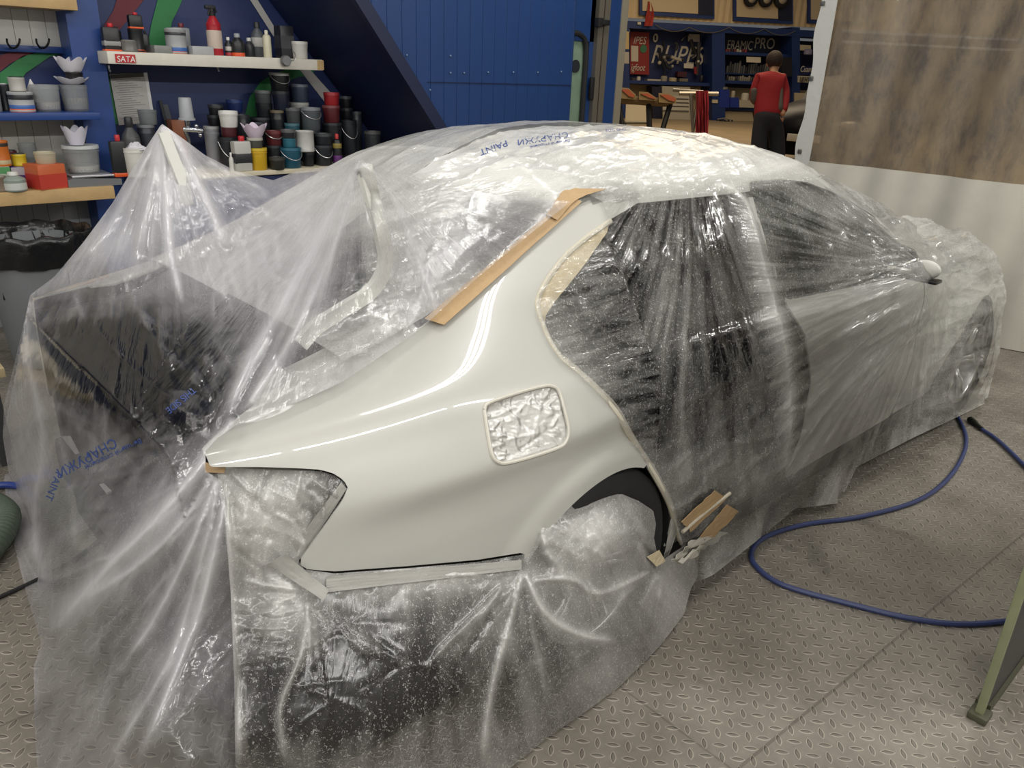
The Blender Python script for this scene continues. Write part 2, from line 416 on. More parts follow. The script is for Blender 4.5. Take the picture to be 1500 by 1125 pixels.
# outlines of the panels, traced on the skin
LAMP_CUT = [(0,684),(303,684),(380,684),(440,686),(470,688),(490,694),(503,703),(510,713),(503,731),(478,768),(450,806),(439,821),(440,829),(450,834),(490,837),(600,829),(700,820),(768,809),(775,1500),(-200,1500),(-200,684)]
DOOR_OPEN = [(893,322),(940,294),(1000,273),(1085,259),(1100,300),(1125,370),(1150,440),(1180,490),(1190,560),(1175,640),(1152,697),(1000,797),(993,780),(980,740),(960,700),(930,650),(905,610),(880,578),(850,548),(822,525),(803,497),(790,468),(784,445),(790,424),(806,399),(830,370),(860,345)]
FRONT_WIN = [(1096,266),(1140,262),(1180,266),(1230,285),(1300,328),(1362,380),(1360,398),(1290,412),(1152,440),(1126,366)]
FUEL = [(709,600),(716,590),(760,575),(795,566),(808,566),(818,573),(826,600),(832,628),(829,645),(818,655),(780,668),(742,678),(728,676),(720,665),(714,635)]
SILL_LINE = [(990,806),(1150,704),(1280,632),(1400,566),(1500,520)]
def side_clip(V):
    P2 = proj(V)
    arch = np.minimum(np.hypot(V[:, 0]-0.0, V[:, 2]-.305)-.352, np.hypot(V[:, 0]-2.81, V[:, 2]-.315)-.365)
    arch = np.where((np.abs(V[:, 1]) > .6) & (V[:, 2] < .8), arch, 1.0)
    trunk = np.maximum(V[:, 0]+.70-.10*np.clip((np.abs(V[:, 1])-.38)/.18, 0, 1)**2*-1, np.abs(V[:, 1])-.56-.09*np.clip((-.68-V[:, 0])/.26, 0, 1)**1.5)
    trunk = np.where(V[:, 2] > .88, trunk, 1.0)
    glass = np.minimum(np.minimum(V[:, 0]+.40, .20-V[:, 0]), (.615+(V[:, 0]+.4)*-.10)-np.abs(V[:, 1]))
    wind = np.minimum(np.minimum(V[:, 0]-1.50, 2.08-V[:, 0]), (.56+(V[:, 0]-1.5)*.22)-np.abs(V[:, 1]))
    wind = np.where(V[:, 2] > .9, wind, -1)
    return P2, arch, trunk, glass, wind
P2, arch, trunk, glass, wind = side_clip(BV)
lamp = -sdf_poly(P2, LAMP_CUT)*.002
dopen = -sdf_poly(P2, DOOR_OPEN)*.002
fwin = -sdf_poly(P2, FRONT_WIN)*.002
fuel = -sdf_poly(P2, FUEL)*.002
front_gap = np.where(BV[:, 0] > .3, BV[:, 2]-.215, 1.0)
sides = np.minimum.reduce([arch, trunk, -glass, -wind, lamp, dopen, fuel, fwin])
PAINT = mat('#bfbeb8', rough=.32, coat=1.0)
BLACK = mat('#141416', rough=.55)
BLACKG = mat('#0c0d0f', rough=.25)
RUBBER = mat('#18181a', rough=.75)
GLASSD = mat('#1d2426', rough=.06, spec=.8)
GREYM = mat('#3a3b3d', rough=.6)
car = thing('car', 'white four-door saloon masked for painting, its rear fender bare and rear door taken off', 'car', (1.3, 0, 0))
def solid(o, t=.006, off=-1):
    md = o.modifiers.new('thickness', 'SOLIDIFY'); md.thickness = t; md.offset = off
    e = o.modifiers.new('crisp_edges', 'EDGE_SPLIT'); e.split_angle = math.radians(50); return o
def body_part(name, val, m=PAINT, left=False, shift=0.0, parent=car, thick=.006):
    W = BV+NRM.reshape(-1, 3)*shift
    V, F = clip_mesh(W, GF, val)
    if left: V = V*[1, -1, 1]; F = [f[::-1] for f in F]
    o = mesh(name, V, F, m, parent)
    if thick: solid(o, thick, -1)
    return o
xr = BV[:, 0]; zr = BV[:, 2]; yr = np.abs(BV[:, 1])
rear_zone = np.minimum(.40-xr, xr+.94)
qp = body_part('rear_fender', np.minimum.reduce([sides, rear_zone, yr-.50]))
qp['label'] = 'bare glossy white rear fender'
# doors and front fender of the right side
DL = [(1100,240),(1085,259),(1100,300),(1125,370),(1150,440),(1180,490),(1190,560),(1175,640),(1150,700),(1140,740),(1500,740),(1500,150),(1100,150)]
fz = sdf_poly(P2, DL)*.002
door_f = 2.02-xr
lowsill = zr-.24
body_part('front_door', np.minimum.reduce([arch, fwin, fz, door_f-.004, lowsill, yr-.62, np.where(zr > 1.27, -1, 1)]))
body_part('front_fender', np.minimum.reduce([arch, -(door_f)-.004, np.where(zr > .9, -1, 1), yr-.5, zr-.25]))
body_part('sill', np.minimum.reduce([.235-zr, xr-.36, 2.45-xr]), BLACK)
body_part('roof', np.minimum.reduce([arch, -glass, -wind, xr-.1, 2.1-xr, np.maximum(zr-1.285, np.where(xr > 1.3, zr-1.0, -1)), np.where(yr > .60, -fwin*0+fwin, 1.0)]))
body_part('roof', np.minimum.reduce([-glass, -wind, xr-.1, 2.1-xr, np.maximum(zr-1.285, np.where(xr > 1.3, zr-1.0, -1))]), left=True)
body_part('hood', np.minimum.reduce([xr-2.08, np.where(zr > .55, 1, -1), .86-yr, np.where(yr > .74, zr-.70, 1)]))
body_part('hood', np.minimum.reduce([xr-2.08, np.where(zr > .55, 1, -1), .86-yr, np.where(yr > .74, zr-.70, 1)]), left=True)
lsd = np.minimum.reduce([arch, trunk, xr+.94, -glass, -wind])
body_part('left_side', np.minimum.reduce([lsd, np.where((xr < -.3), zr-.56, zr-.30), yr-.5, np.where((xr > .05) & (xr < 1.9), .96-zr, 1), np.where(xr > 2.08, .8-zr, 1)]), left=True)
for lf in (False, True):
    body_part('rear_window', glass, GLASSD, left=lf, shift=-.012, thick=0)
    body_part('windscreen', wind, GLASSD, left=lf, shift=-.012, thick=0)
fwg = body_part('door_window', -fwin+.004, mat('#27302f', rough=.05, spec=.8), shift=-.015, thick=0)
fwg['label'] = 'dark tinted front door window'
lw = np.minimum.reduce([zr-.97, 1.27-zr, xr-.25, 1.9-xr])
body_part('side_window', lw, GLASSD, left=True, thick=0)
# pillar between the doors, set in from the skin
def strip_on_body(pts, off):
    return [onbody(x, y, off) for x, y in pts]
def ribbon(name, left, right, m, parent=car, off=0.0, n=8, thick=.004, jit=0.0, seed=1):
    """band between two traced lines on the skin"""
    L = [np.array(p) for p in spline([(*p, 0) for p in left], n)]; R = [np.array(p) for p in spline([(*p, 0) for p in right], n)]
    k = min(len(L), len(R)); V = []; F = []; rg = np.random.default_rng(seed); mcol = 5
    for i in range(k):
        for j in range(mcol):
            t = j/(mcol-1); q = L[i]*(1-t)+R[i]*t
            V.append(onbody(q[0], q[1], off+(rg.normal()*jit)))
    F = grid_faces(k, mcol); o = mesh(name, V, F, m, parent)
    if thick: solid(o, thick, 1)
    return o
ribbon('b_pillar', [(1050,268),(1078,330),(1105,420),(1118,500),(1122,600),(1118,712)], [(1098,264),(1122,330),(1147,420),(1166,500),(1172,600),(1156,695)], BLACK, off=-.045)
ribbon('door_shut_face', [(1085,266),(1112,330),(1137,420),(1155,480),(1168,560),(1152,690)], [(1101,300),(1127,372),(1151,440),(1179,490),(1189,560),(1172,645)], BLACK, off=-.03)
# cream edge of the door opening and lip of the wheel arch
seal = [(893,323),(860,346),(830,371),(806,400),(791,425),(785,446),(791,468),(803,497),(822,525),(850,548),(880,578),(905,610),(930,650),(960,700),(980,740),(991,780),(996,796)]
MB().tube(spline([onbody(x+2, y, -.004) for x, y in seal], 6), .0085).build('door_seal', mat('#cfc8b6', rough=.5), car)
seal2 = [(815,520),(826,516),(856,540),(888,572),(914,606),(940,648),(970,700),(990,742),(1000,778)]
MB().tube(spline([onbody(x+3, y-2, -.028) for x, y in seal2], 6), .006).build('door_seal', mat('#b9b2a4', rough=.6), car)
# fuel recess lip
fl = [onbody(x, y, .0015) for x, y in FUEL]; fl.append(fl[0])
MB().tube(spline(fl, 4), .0045).build('fuel_flap_rim', mat('#d4d0c5', rough=.35), car)
# arch liner and dark inside of the car
def arch_liner(x0):
    mb = MB(); n = 28
    V = []; F = []
    for y in (-.875, -.5):
        for k in range(n+1):
            a = math.pi*(-.12)+math.pi*1.24*k/n; V.append((x0+.352*math.cos(a), y, .305+.352*math.sin(a)))
    for k in range(n): F.append((k, k+1, n+1+k+1, n+1+k))
    F.append(tuple(range(n+1, 2*n+2)))
    mb.add(V, F); return mb.build('wheel_arch_liner', RUBBER, car, angle=60)
arch_liner(0.0); arch_liner(2.81)
tub = MB()
tub.box((-.95, -.60, .18), (3.3, .60, .30), bev=.02)           # floor pan
tub.box((-.64, -.6, .3), (-.58, .6, .93), bev=.01)             # bulkhead behind the seats
tub.box((2.2, -.72, .25), (2.3, .72, .92), bev=.01)            # firewall
tub.box((-.93, -.60, .30), (-.90, .60, .62), bev=.01)          # rear panel
tub.box((-.95, .56, .30), (-.56, .62, .90), bev=.01)
tub.box((-.95, -.60, .30), (-.56, -.56, .84), bev=.01)
tub.box((.3, .70, .3), (2.1, .76, .95), bev=.01)
tub.build('inner_shell', BLACK, car)
bench = MB(); bench.box((-.15, -.62, .30), (.42, .62, .56), bev=.08); bench.box((-.52, -.62, .45), (-.22, .62, 1.02), bev=.1)
bench.build('rear_seat', mat('#16171b', rough=.8, bump=.2, bscale=60), car)
for y in (-.38, .38):
    s = MB(); s.box((1.0, y-.25, .30), (1.5, y+.25, .52), bev=.09); s.box((.80, y-.24, .45), (1.02, y+.24, 1.05), bev=.1); s.box((.83, y-.13, 1.07), (.95, y+.13, 1.26), bev=.05)
    s.build('front_seat', mat('#191a1e', rough=.8, bump=.2, bscale=60), car)
rp = MB(); rp.box((-.985, -.55, .36), (-.93, .55, .50), bev=.02); rp.build('bumper_beam', mat('#4a4a4c', rough=.45, metal=.6), car)
ul = MB(); ul.box((-.92, -.78, .05), (-.36, -.62, .62), bev=.03); ul.box((-.90, -.6, .12), (-.3, .6, .28), bev=.05); ul.build('underbody', BLACK, car)
fq = [on_x(x, y, -.962) for x, y in [(84,640),(97,640),(121,686),(157,721),(159,743),(147,741),(120,710),(100,676)]]; MB().prism(fq, (.012, 0, 0)).build('rear_pale_strip', mat('#d6cfd0', rough=.6), car, smooth=False)  # narrow pale strip set across the rear end
ex = MB()
for y in (-.42, -.33): ex.lathe([(.032, -.99), (.038, -.99), (.038, -.8), (.032, -.8)], (0, y, .25), 16, axis='x')
ex.build('exhaust_pipe', mat('#77736c', rough=.3, metal=1), car)
lamp_pan = MB(); lamp_pan.box((-.90, -.66, .56), (-.70, -.58, .86), bev=.03); lamp_pan.build('lamp_recess', mat('#b9b7b0', rough=.5), car)
# wheels
def wheel(x, y, s):
    t = MB().lathe([(.205, .10), (.235, .115), (.29, .112), (.318, .09), (.325, .06), (.325, -.06), (.318, -.09), (.29, -.112), (.235, -.115), (.205, -.10)], n=48, axis='y', cap=False)
    tv = np.array(t.V)*[1, s, 1]+[x, y, .325]; o = mesh('wheel', tv, t.F, RUBBER, car)
    rim = MB().lathe([(.205, -.1), (.212, .095), (.206, .112), (.195, .10), (.188, .03), (.18, .0)], n=40, axis='y', cap=False)
    rim.lathe([(.0, .055), (.045, .062), (.055, .05), (.06, .02)], n=20, axis='y', cap=False)
    for k in range(5):
        for d in (-.11, .11):
            a = 2*math.pi*k/5+d; b = 2*math.pi*k/5+d*.9
            p0 = np.array([.05*math.cos(a), .05, .05*math.sin(a)]); p1 = np.array([.195*math.cos(b), .085, .195*math.sin(b)])
            rim.tube([p0, (p0+p1)/2+[0, .012, 0], p1], [.015, .013, .014], 6)
    rv = np.array(rim.V)*[1, s, 1]+[x, y, .325]; r = mesh('rim', rv, rim.F, mat('#a9a9a8', rough=.3, metal=.9), None)
    r.location -= Vector(wloc(car)); r.parent = o; return o
wheel(0.0, -.785, -1); wheel(2.81, -.785, -1); wheel(0, .785, 1); wheel(2.81, .785, 1)
# trunk hinge arms, sprung up (right one seen through the film)
def hinge(pts, y, pad=0):
    V = []; F = []
    S = spline(pts, 8)
    for i, p in enumerate(S):
        a = S[max(i-1, 0)]; b = S[min(i+1, len(S)-1)]; t = (b-a)/np.linalg.norm(b-a); n = np.cross(t, [0, 1, 0])
        n /= np.linalg.norm(n)
        for u, v in ((-.016, -.009), (-.016, .009), (.016, .009), (.016, -.009)): V.append(p+n*u+np.array([0, v, 0]))
    for i in range(len(S)-1):
        for k in range(4): F.append((i*4+k, i*4+(k+1) % 4, i*4+4+(k+1) % 4, i*4+4+k))
    F += [(0, 1, 2, 3), tuple(range(len(V)-4, len(V)))]
    o = mesh('trunk_hinge', V, F, mat('#e4e3dc', rough=.35, coat=.5), car, angle=30); return o
HY = -.535
hp = [on_y(x, y, HY) for x, y in [(533,243),(545,290),(558,340),(564,385),(545,425),(500,455),(462,480),(440,505)]]
hinge(hp, HY)
lt = on_y(239, 193, .50); hinge([np.array([p[0], .50, p[2]])+[lt[0]-hp[0][0], 0, lt[2]-hp[0][2]] for p in hp[:4]], .50)
# mirror
mc = np.array([1.77, -.96, .965])
m_ = MB(); m_.ball((1.775, -.945, .968), (.022, .055, .036), 20, 12); m_.box((1.755, -.90, .935), (1.79, -.80, .955), bev=.01)
mi = m_.build('side_mirror', mat('#e8e6de', rough=.4), car)
b = MB(); b.box((1.735, -1.005, .922), (1.80, -.86, .936), bev=.006); b.build('mirror_foot', BLACKG, mi)
# ================================================================ FLOOR
def floor_mat():
    m = bpy.data.materials.new('tread_plate_steel'); m.use_nodes = True; nt = m.node_tree; N = nt.nodes.new; L = nt.links.new
    b = nt.nodes['Principled BSDF']; tc = N('ShaderNodeTexCoord')
    mp = N('ShaderNodeMapping'); mp.inputs['Rotation'].default_value = (0, 0, math.radians(45+3.5)); mp.inputs['Scale'].default_value = (1/.040,)*3
    L(tc.outputs['Object'], mp.inputs['Vector'])
    def vm(op, a, b_=None):
        n = N('ShaderNodeVectorMath'); n.operation = op; L(a, n.inputs[0])
        if b_ is not None:
            if isinstance(b_, tuple): n.inputs[1].default_value = b_
            else: L(b_, n.inputs[1])
        return n.outputs['Vector']
    def mth(op, a, b_=None, c=None):
        n = N('ShaderNodeMath'); n.operation = op
        for i, q in enumerate((a, b_, c)):
            if q is None: continue
            if isinstance(q, (int, float)): n.inputs[i].default_value = q
            else: L(q, n.inputs[i])
        return n.outputs[0]
    cell = vm('FLOOR', mp.outputs[0]); fr = vm('SUBTRACT', vm('SUBTRACT', mp.outputs[0], cell), (.5, .5, 0))
    sc = N('ShaderNodeSeparateXYZ'); L(cell, sc.inputs[0]); sf = N('ShaderNodeSeparateXYZ'); L(fr, sf.inputs[0])
    par = mth('FLOORED_MODULO', mth('ADD', sc.outputs[0], sc.outputs[1]), 2.0)
    fx = mth('ABSOLUTE', sf.outputs[0]); fy = mth('ABSOLUTE', sf.outputs[1])
    mxn = N('ShaderNodeMix'); L(par, mxn.inputs[0]); L(fx, mxn.inputs[2]); L(fy, mxn.inputs[3])
    mxm = N('ShaderNodeMix'); L(par, mxm.inputs[0]); L(fy, mxm.inputs[2]); L(fx, mxm.inputs[3])
    a, c = mxn.outputs[0], mxm.outputs[0]
    lens = mth('SUBTRACT', mth('SUBTRACT', 1.0, mth('POWER', mth('MULTIPLY', a, 1/.46), 2.0)), mth('MULTIPLY', c, 1/.16))
    h = mth('SMOOTH_MIN', mth('MAXIMUM', mth('MULTIPLY', lens, 2.2), 0.0), 1.0, .25)
    # wear, dirt and the seams between plates
    n1 = N('ShaderNodeTexNoise'); n1.inputs['Scale'].default_value = 1.6; n1.inputs['Detail'].default_value = 7; n1.inputs['Roughness'].default_value = .65; L(tc.outputs['Object'], n1.inputs['Vector'])
    n2 = N('ShaderNodeTexNoise'); n2.inputs['Scale'].default_value = 40; n2.inputs['Detail'].default_value = 4; L(tc.outputs['Object'], n2.inputs['Vector'])
    n3 = N('ShaderNodeTexNoise'); n3.inputs['Scale'].default_value = 3.7; n3.inputs['Detail'].default_value = 5; n3.inputs['Distortion'].default_value = .6; L(tc.outputs['Object'], n3.inputs['Vector'])
    so = N('ShaderNodeSeparateXYZ'); L(tc.outputs['Object'], so.inputs[0])
    yy = mth('MULTIPLY_ADD', so.outputs[0], .062, so.outputs[1])
    seam = mth('LESS_THAN', mth('ABSOLUTE', mth('SUBTRACT', mth('FLOORED_MODULO', mth('ADD', yy, 1.379+1.25*4+.6), 1.25), .6)), .004)
    seam2 = mth('LESS_THAN', mth('ABSOLUTE', mth('SUBTRACT', mth('FLOORED_MODULO', mth('SUBTRACT', so.outputs[0], .0), 2.5), 0.02)), .003)
    seam = mth('MAXIMUM', seam, seam2)
    cr = N('ShaderNodeValToRGB'); L(n1.outputs['Fac'], cr.inputs[0])
    e = cr.color_ramp.elements; e[0].position = .3; e[0].color = lin('#645e55'); e[1].position = .7; e[1].color = lin('#9a9388')
    dk = N('ShaderNodeMapRange'); L(n3.outputs['Fac'], dk.inputs['Value']); dk.inputs['From Min'].default_value = .62; dk.inputs['From Max'].default_value = .78; dk.inputs['To Min'].default_value = 1; dk.inputs['To Max'].default_value = .45
    gr = N('ShaderNodeMapRange'); L(n2.outputs['Fac'], gr.inputs['Value']); gr.inputs['To Min'].default_value = .82; gr.inputs['To Max'].default_value = 1.15
    rim = mth('MULTIPLY', mth('SUBTRACT', 1.0, h), mth('GREATER_THAN', lens, -.25))
    k = mth('MULTIPLY', dk.outputs[0], gr.outputs[0]); k = mth('MULTIPLY', k, mth('MULTIPLY_ADD', h, -.22, 1.0)); k = mth('MULTIPLY', k, mth('MULTIPLY_ADD', rim, .85, 1.0)); k = mth('MULTIPLY', k, mth('MULTIPLY_ADD', seam, -.3, 1.0))
    s = N('ShaderNodeVectorMath'); s.operation = 'SCALE'; L(cr.outputs[0], s.inputs[0]); L(k, s.inputs['Scale']); L(s.outputs[0], b.inputs['Base Color'])
    b.inputs['Roughness'].default_value = .48; b.inputs['Metallic'].default_value = .25
    bp = N('ShaderNodeBump'); bp.inputs['Strength'].default_value = .9; bp.inputs['Distance'].default_value = .004
    L(mth('SUBTRACT', mth('ADD', h, mth('MULTIPLY', n2.outputs['Fac'], .15)), seam), bp.inputs['Height']); L(bp.outputs[0], b.inputs['Normal'])
    return m
def slab(name, lo, hi, m, kind='structure', bev=0):
    return tag(MB().box(lo, hi, bev=bev).build(name, m, None, smooth=bool(bev)), kind=kind)
fo = mesh('floor', [(-4.5, -5, 0), (4.55, -5, 0), (4.55, 3.65, 0), (-4.5, 3.65, 0)], [(0, 1, 2, 3)], floor_mat(), None, smooth=False, world=False)
tag(fo, kind='structure')

# ================================================================ MASKING FILM
FILM_ROOF = film('masking_film_over_roof', '#f8f7f2', .04, var=.04, speck=.26, gloss=.035, rough=.14, bump=.25, bscale=7, face=.08, trans=.2, salpha=.20)
FILM_TENT = film('masking_film_trunk', '#f4f2f6', .12, var=.07, speck=.12, gloss=.04, rough=.16, bump=.22, bscale=7, face=.18, trans=.35, salpha=.12)
FILM_SKIRT = film('masking_film_skirt', '#efede9', .13, var=.08, trans=.25, speck=.40, gloss=.05, rough=.28, bump=.18, bscale=10, face=.16)
FILM_GREY = film('coated_masking_film', '#cfcdc7', .80, var=.10, gloss=.12, rough=.25, bump=.5, bscale=14, face=.1, trans=.25)
def set_milk(o, v):
    a = o.data.attributes.new('milk', 'FLOAT', 'POINT'); a.data.foreach_set('value', np.asarray(v, np.float32))
def set_pull(o, UV):
    l = o.data.uv_layers.new(name='pull'); UV = np.asarray(UV, np.float32)
    vi = np.zeros(len(o.data.loops), np.int32); o.data.loops.foreach_get('vertex_index', vi)
    l.data.foreach_set('uv', UV[vi].ravel())
def polar(P, c, k=14.0, kr=.010):
    d = np.asarray(P, float)-np.array(c, float); return np.stack([np.arctan2(d[:, 1], d[:, 0])*k, np.hypot(d[:, 0], d[:, 1])*kr], 1)
def spots(P, lst):
    m = np.zeros(len(P))
    for x, y, rx, ry, v in lst: m += v*np.exp(-(((P[:, 0]-x)/rx)**2+((P[:, 1]-y)/ry)**2))
    return m
def fan(cx, cy, targets, n, wd, ht, rng, t0=(.05, .5), t1=(.5, 1.0)):
    """creases pulled towards one point"""
    out = []; T = spline([(*p, 0) for p in targets], 12)
    for i in range(n):
        q = T[rng.integers(len(T))]; a = rng.uniform(*t0); b = rng.uniform(*t1); j = rng.normal(0, 3, 4)
        out.append((cx+(q[0]-cx)*a+j[0], cy+(q[1]-cy)*a+j[1], cx+(q[0]-cx)*b+j[2], cy+(q[1]-cy)*b+j[3], wd*rng.uniform(.6, 1.5), ht*rng.uniform(.3, 1.2)*rng.choice([1, 1, -.6])))
    return out
def scatter(poly, n, length, ang, spread, wd, ht, rng):
    P = np.array(poly, float); lo, hi = P.min(0), P.max(0); out = []
    while len(out) < n:
        c = rng.uniform(lo, hi)
        if sdf_poly(c[None], P)[0] < 0: continue
        a = math.radians(ang+rng.normal(0, spread)); l = length*rng.uniform(.4, 1.4)/2; d = np.array([math.cos(a), math.sin(a)])*l
        out.append((c[0]-d[0], c[1]-d[1], c[0]+d[0], c[1]+d[1], wd*rng.uniform(.6, 1.5), ht*rng.uniform(.3, 1.2)*rng.choice([1, 1, -.7])))
    return out
# ---- sheet over roof, doors, hood and front wheel (follows the skin, bridges the open door, falls to the floor)
HY_ = np.vstack([[.74]*16, TY.copy()]); HZ_ = np.vstack([[.015]*16, TZ.copy()])
HY_[0] = [.86,.86,.87,.88,.88,.88,.875,.87,.87,.88,.88,.89,.92,.90,.78,.66]
HY_[1] = [.85,.85,.86,.88,.88,.875,.872,.872,.872,.875,.88,.89,.915,.88,.76,.62]
HY_[2] = [.86,.86,.87,.89,.89,.885,.88,.88,.88,.88,.885,.895,.915,.87,.75,.60]
HY_[:, -1] *= 1.0
HZ_[1] = .17
for r, dz in ((6, .01), (7, .03), (8, .035), (9, .03), (10, .03), (11, .03), (12, .03)): HZ_[r, 12:] += dz*1.3
HX = np.arange(-.60, 3.621, .0085)
HG = section_grid(HX, 19, HY_, HZ_); HN = grid_normals(HG)
HV = HG.reshape(-1, 3); HN = HN.reshape(-1, 3)
if HN[len(HX)//2*HG.shape[1]+60, 1] > 0: HN = -HN
HF = grid_faces(*HG.shape[:2]); HP = proj(HV)
rg = np.random.default_rng(5)
seg = fan(1366, 398, [(1096,270),(1126,366),(1150,438),(1185,520),(1185,620),(1150,700)], 100, 2.6, .006, rg, (.02, .45), (.4, 1.02))
seg += fan(1366, 398, [(960,480),(960,640),(1010,760),(1120,720)], 26, 2.2, .003, rg, (.3, .7), (.7, 1.02))
seg += fan(1366, 398, [(1150,720),(1250,650),(1340,590)], 26, 4, .007, rg, (.03, .3), (.35, .95))
seg += fan(1366, 398, [(1180,262),(1260,300),(1330,350)], 26, 2.2, .004, rg, (.02, .3), (.5, 1.0))
seg += fan(1010, 262, [(830,520),(880,580),(940,680),(990,770)], 50, 2.2, .0035, rg, (.1, .5), (.5, 1.0))
seg += scatter([(1080,250),(1190,250),(1260,330),(1160,430),(1120,360)], 26, 90, 48, 8, 2.0, .004, rg)
seg += scatter([(1000,640),(1190,500),(1190,680),(1010,790)], 40, 120, -38, 14, 2.4, .005, rg)
roofpoly = [(430,250),(620,190),(860,180),(1080,215),(1180,245),(1000,262),(840,290),(720,285)]
seg += scatter(roofpoly, 120, 80, -14, 28, 2.4, .005, rg)
seg += scatter([(840,200),(1120,228),(1000,255),(860,280)], 40, 110, -12, 14, 1.8, .004, rg)
seg += polyridge([(640,285),(760,245),(900,212)], 5, .010)+polyridge([(700,262),(800,262),(915,280)], 3, .006)
seg += scatter([(1200,470),(1360,420),(1420,440),(1360,590),(1200,650)], 30, 90, -62, 18, 5, .008, rg)
seg += scatter([(1290,315),(1440,350),(1460,450),(1370,400)], 34, 60, 10, 45, 4, .012, rg)
hh = creases(HP, seg)
pil = creases(HP, polyridge([(1040,272),(1082,300),(1110,400),(1136,500),(1146,600),(1140,705)], 11, .02))
hh += pil
rf = np.clip((HV[:, 2]-1.28)/.06, 0, 1)
hh += rf*(.005*fbm(HV[:, :2]*7, 2, 3, True)+.0012*fbm(HV[:, :2]*20, 2, 9, True)+.016*np.clip(fbm(HV[:, :2]*2.2, 2, 4), 0, 1))
fr = np.clip((HV[:, 0]-2.0)/.4, 0, 1)
hh += fr*(.022*fbm(HV[:, [0, 2]]*5+HV[:, [1]]*4, 3, 8, True)+.02)
hh += .0025*fbm(HV[:, [0, 2]]*13, 3, 21, True)*(1-rf)
dm = np.linalg.norm(HV-np.array([1.77, -.90, .955]), axis=1)
hh += .155*np.clip(1-dm/.62, 0, 1)**2.2
skirt = np.clip((.2-HV[:, 2])/.2, 0, 1)
hh += skirt*(.03*np.sin(HV[:, 0]*9+1)+.02*np.sin(HV[:, 0]*23))
HW = HV+HN*(.012+hh)[:, None]
HW[:, 2] = np.maximum(HW[:, 2], .008)
ROOF_EDGE = [(300,150),(1600,150),(1600,560),(1462,520),(1445,590),(1396,614),(1340,640),(1255,684),(1230,737),(1165,745),(1105,795),(1045,842),(1014,856),(998,800),(984,746),(962,704),(931,654),(905,613),(880,580),(850,550),(823,527),(804,498),(791,468),(785,446),(791,424),(807,399),(831,370),(861,345),(893,321),(884,296),(858,283),(836,294),(740,330),(600,300),(430,262)]
PW = proj(HW)
cl = sdf_poly(PW, ROOF_EDGE)*.002
TAPE_LINE = [(838,294),(780,340),(725,385),(670,432),(625,474),(560,520),(300,560),(150,420),(150,100),(900,100),(900,270),(858,283)]
back = np.minimum.reduce([sdf_poly(PW, TAPE_LINE)*.002, .61-np.abs(HV[:, 1]), HV[:, 2]-.98, HV[:, 0]+.59])
cl = np.where(np.abs(HV[:, 1]) < .605, np.where((HV[:, 0] < .40) & (PW[:, 0] < 880), np.maximum(back, np.where(HV[:, 0] > .16, np.minimum(cl, .1), -.1)), cl), np.where(HV[:, 0] < -.2, -1, cl))
rw = np.clip((.22-HV[:, 0])/.1, 0, 1)*(np.abs(HV[:, 1]) < .61)
milk = np.clip(hh/.010, -.3, 1)*.16*(1-rf)*(1-fr)+pil/.02*.38+rf*.62+fr*(.26-.27*np.exp(-((HV[:, 0]-2.81)/.40)**2-((HV[:, 2]-.33)/.38)**2))+skirt*.18+rw*.50
milk += rw*spots(PW, [(760,365,75,55,-.55),(505,405,42,75,-.6)])
milk += spots(PW, [(840,560,60,130,.22),(1180,330,60,80,-.02),(950,700,60,50,.2),(1090,690,60,40,.25)])
roof_film = thing('masking_film', 'clear masking film stretched over the car roof, open rear doorway, front door and hood', 'plastic film', (1.5, -.9, 0))
tmp = np.c_[HW, milk]
V, F = clip_mesh(tmp[:, :3], HF, cl)
def attr_after(Vn, pts, vals):
    from mathutils.kdtree import KDTree
    kd = KDTree(len(pts))
    for i, p in enumerate(pts): kd.insert(Vector(p), i)
    kd.balance()
    return [vals[kd.find(Vector(p))[1]] for p in Vn]
o = mesh('draped_sheet', V, F, FILM_ROOF, roof_film); set_milk(o, attr_after(V, HW, milk))
PV = proj(V); up = (V[:, 2] > 1.30) | (V[:, 0] > 2.2) | (V[:, 0] < .2)
ang = math.radians(-14); al = PV[:, 0]*math.cos(ang)+PV[:, 1]*math.sin(ang); ac = -PV[:, 0]*math.sin(ang)+PV[:, 1]*math.cos(ang)
uvd = polar(PV, (1366, 398), 26, .007); uvf = polar(PV, (1005, 170), 15, .005)+100
wf = np.clip((1065+(PV[:, 1]-270)*.2-PV[:, 0])/2+.5, 0, 1)[:, None]
uvd = np.where(wf > .5, uvf, uvd)
set_pull(o, np.where(up[:, None], np.stack([ac/16, al/70], 1), uvd))
LV = HV*[1, -1, 1]+HN*[1, -1, 1]*(.012+rf*(.005*fbm(HV[:, :2]*7+40, 2, 5, True)+.02*np.clip(fbm(HV[:, :2]*2.6+9, 2, 4), 0, 1))+fr*(.03*fbm(HV[:, [0, 2]]*6+30, 4, 2, True)+.02))[:, None]
V, F = clip_mesh(LV, [f[::-1] for f in HF], np.minimum(np.maximum(LV[:, 0]-.14, np.minimum(.60-LV[:, 1], LV[:, 2]-.98)), LV[:, 2]-.4))
o = mesh('draped_sheet', V, F, FILM_ROOF, roof_film); o.data.materials[0] = FILM_ROOF; set_milk(o, [.35 if v[0] > .2 else .6 for v in V]); set_pull(o, np.stack([V[:, 1]*12, V[:, 0]*3], 1))

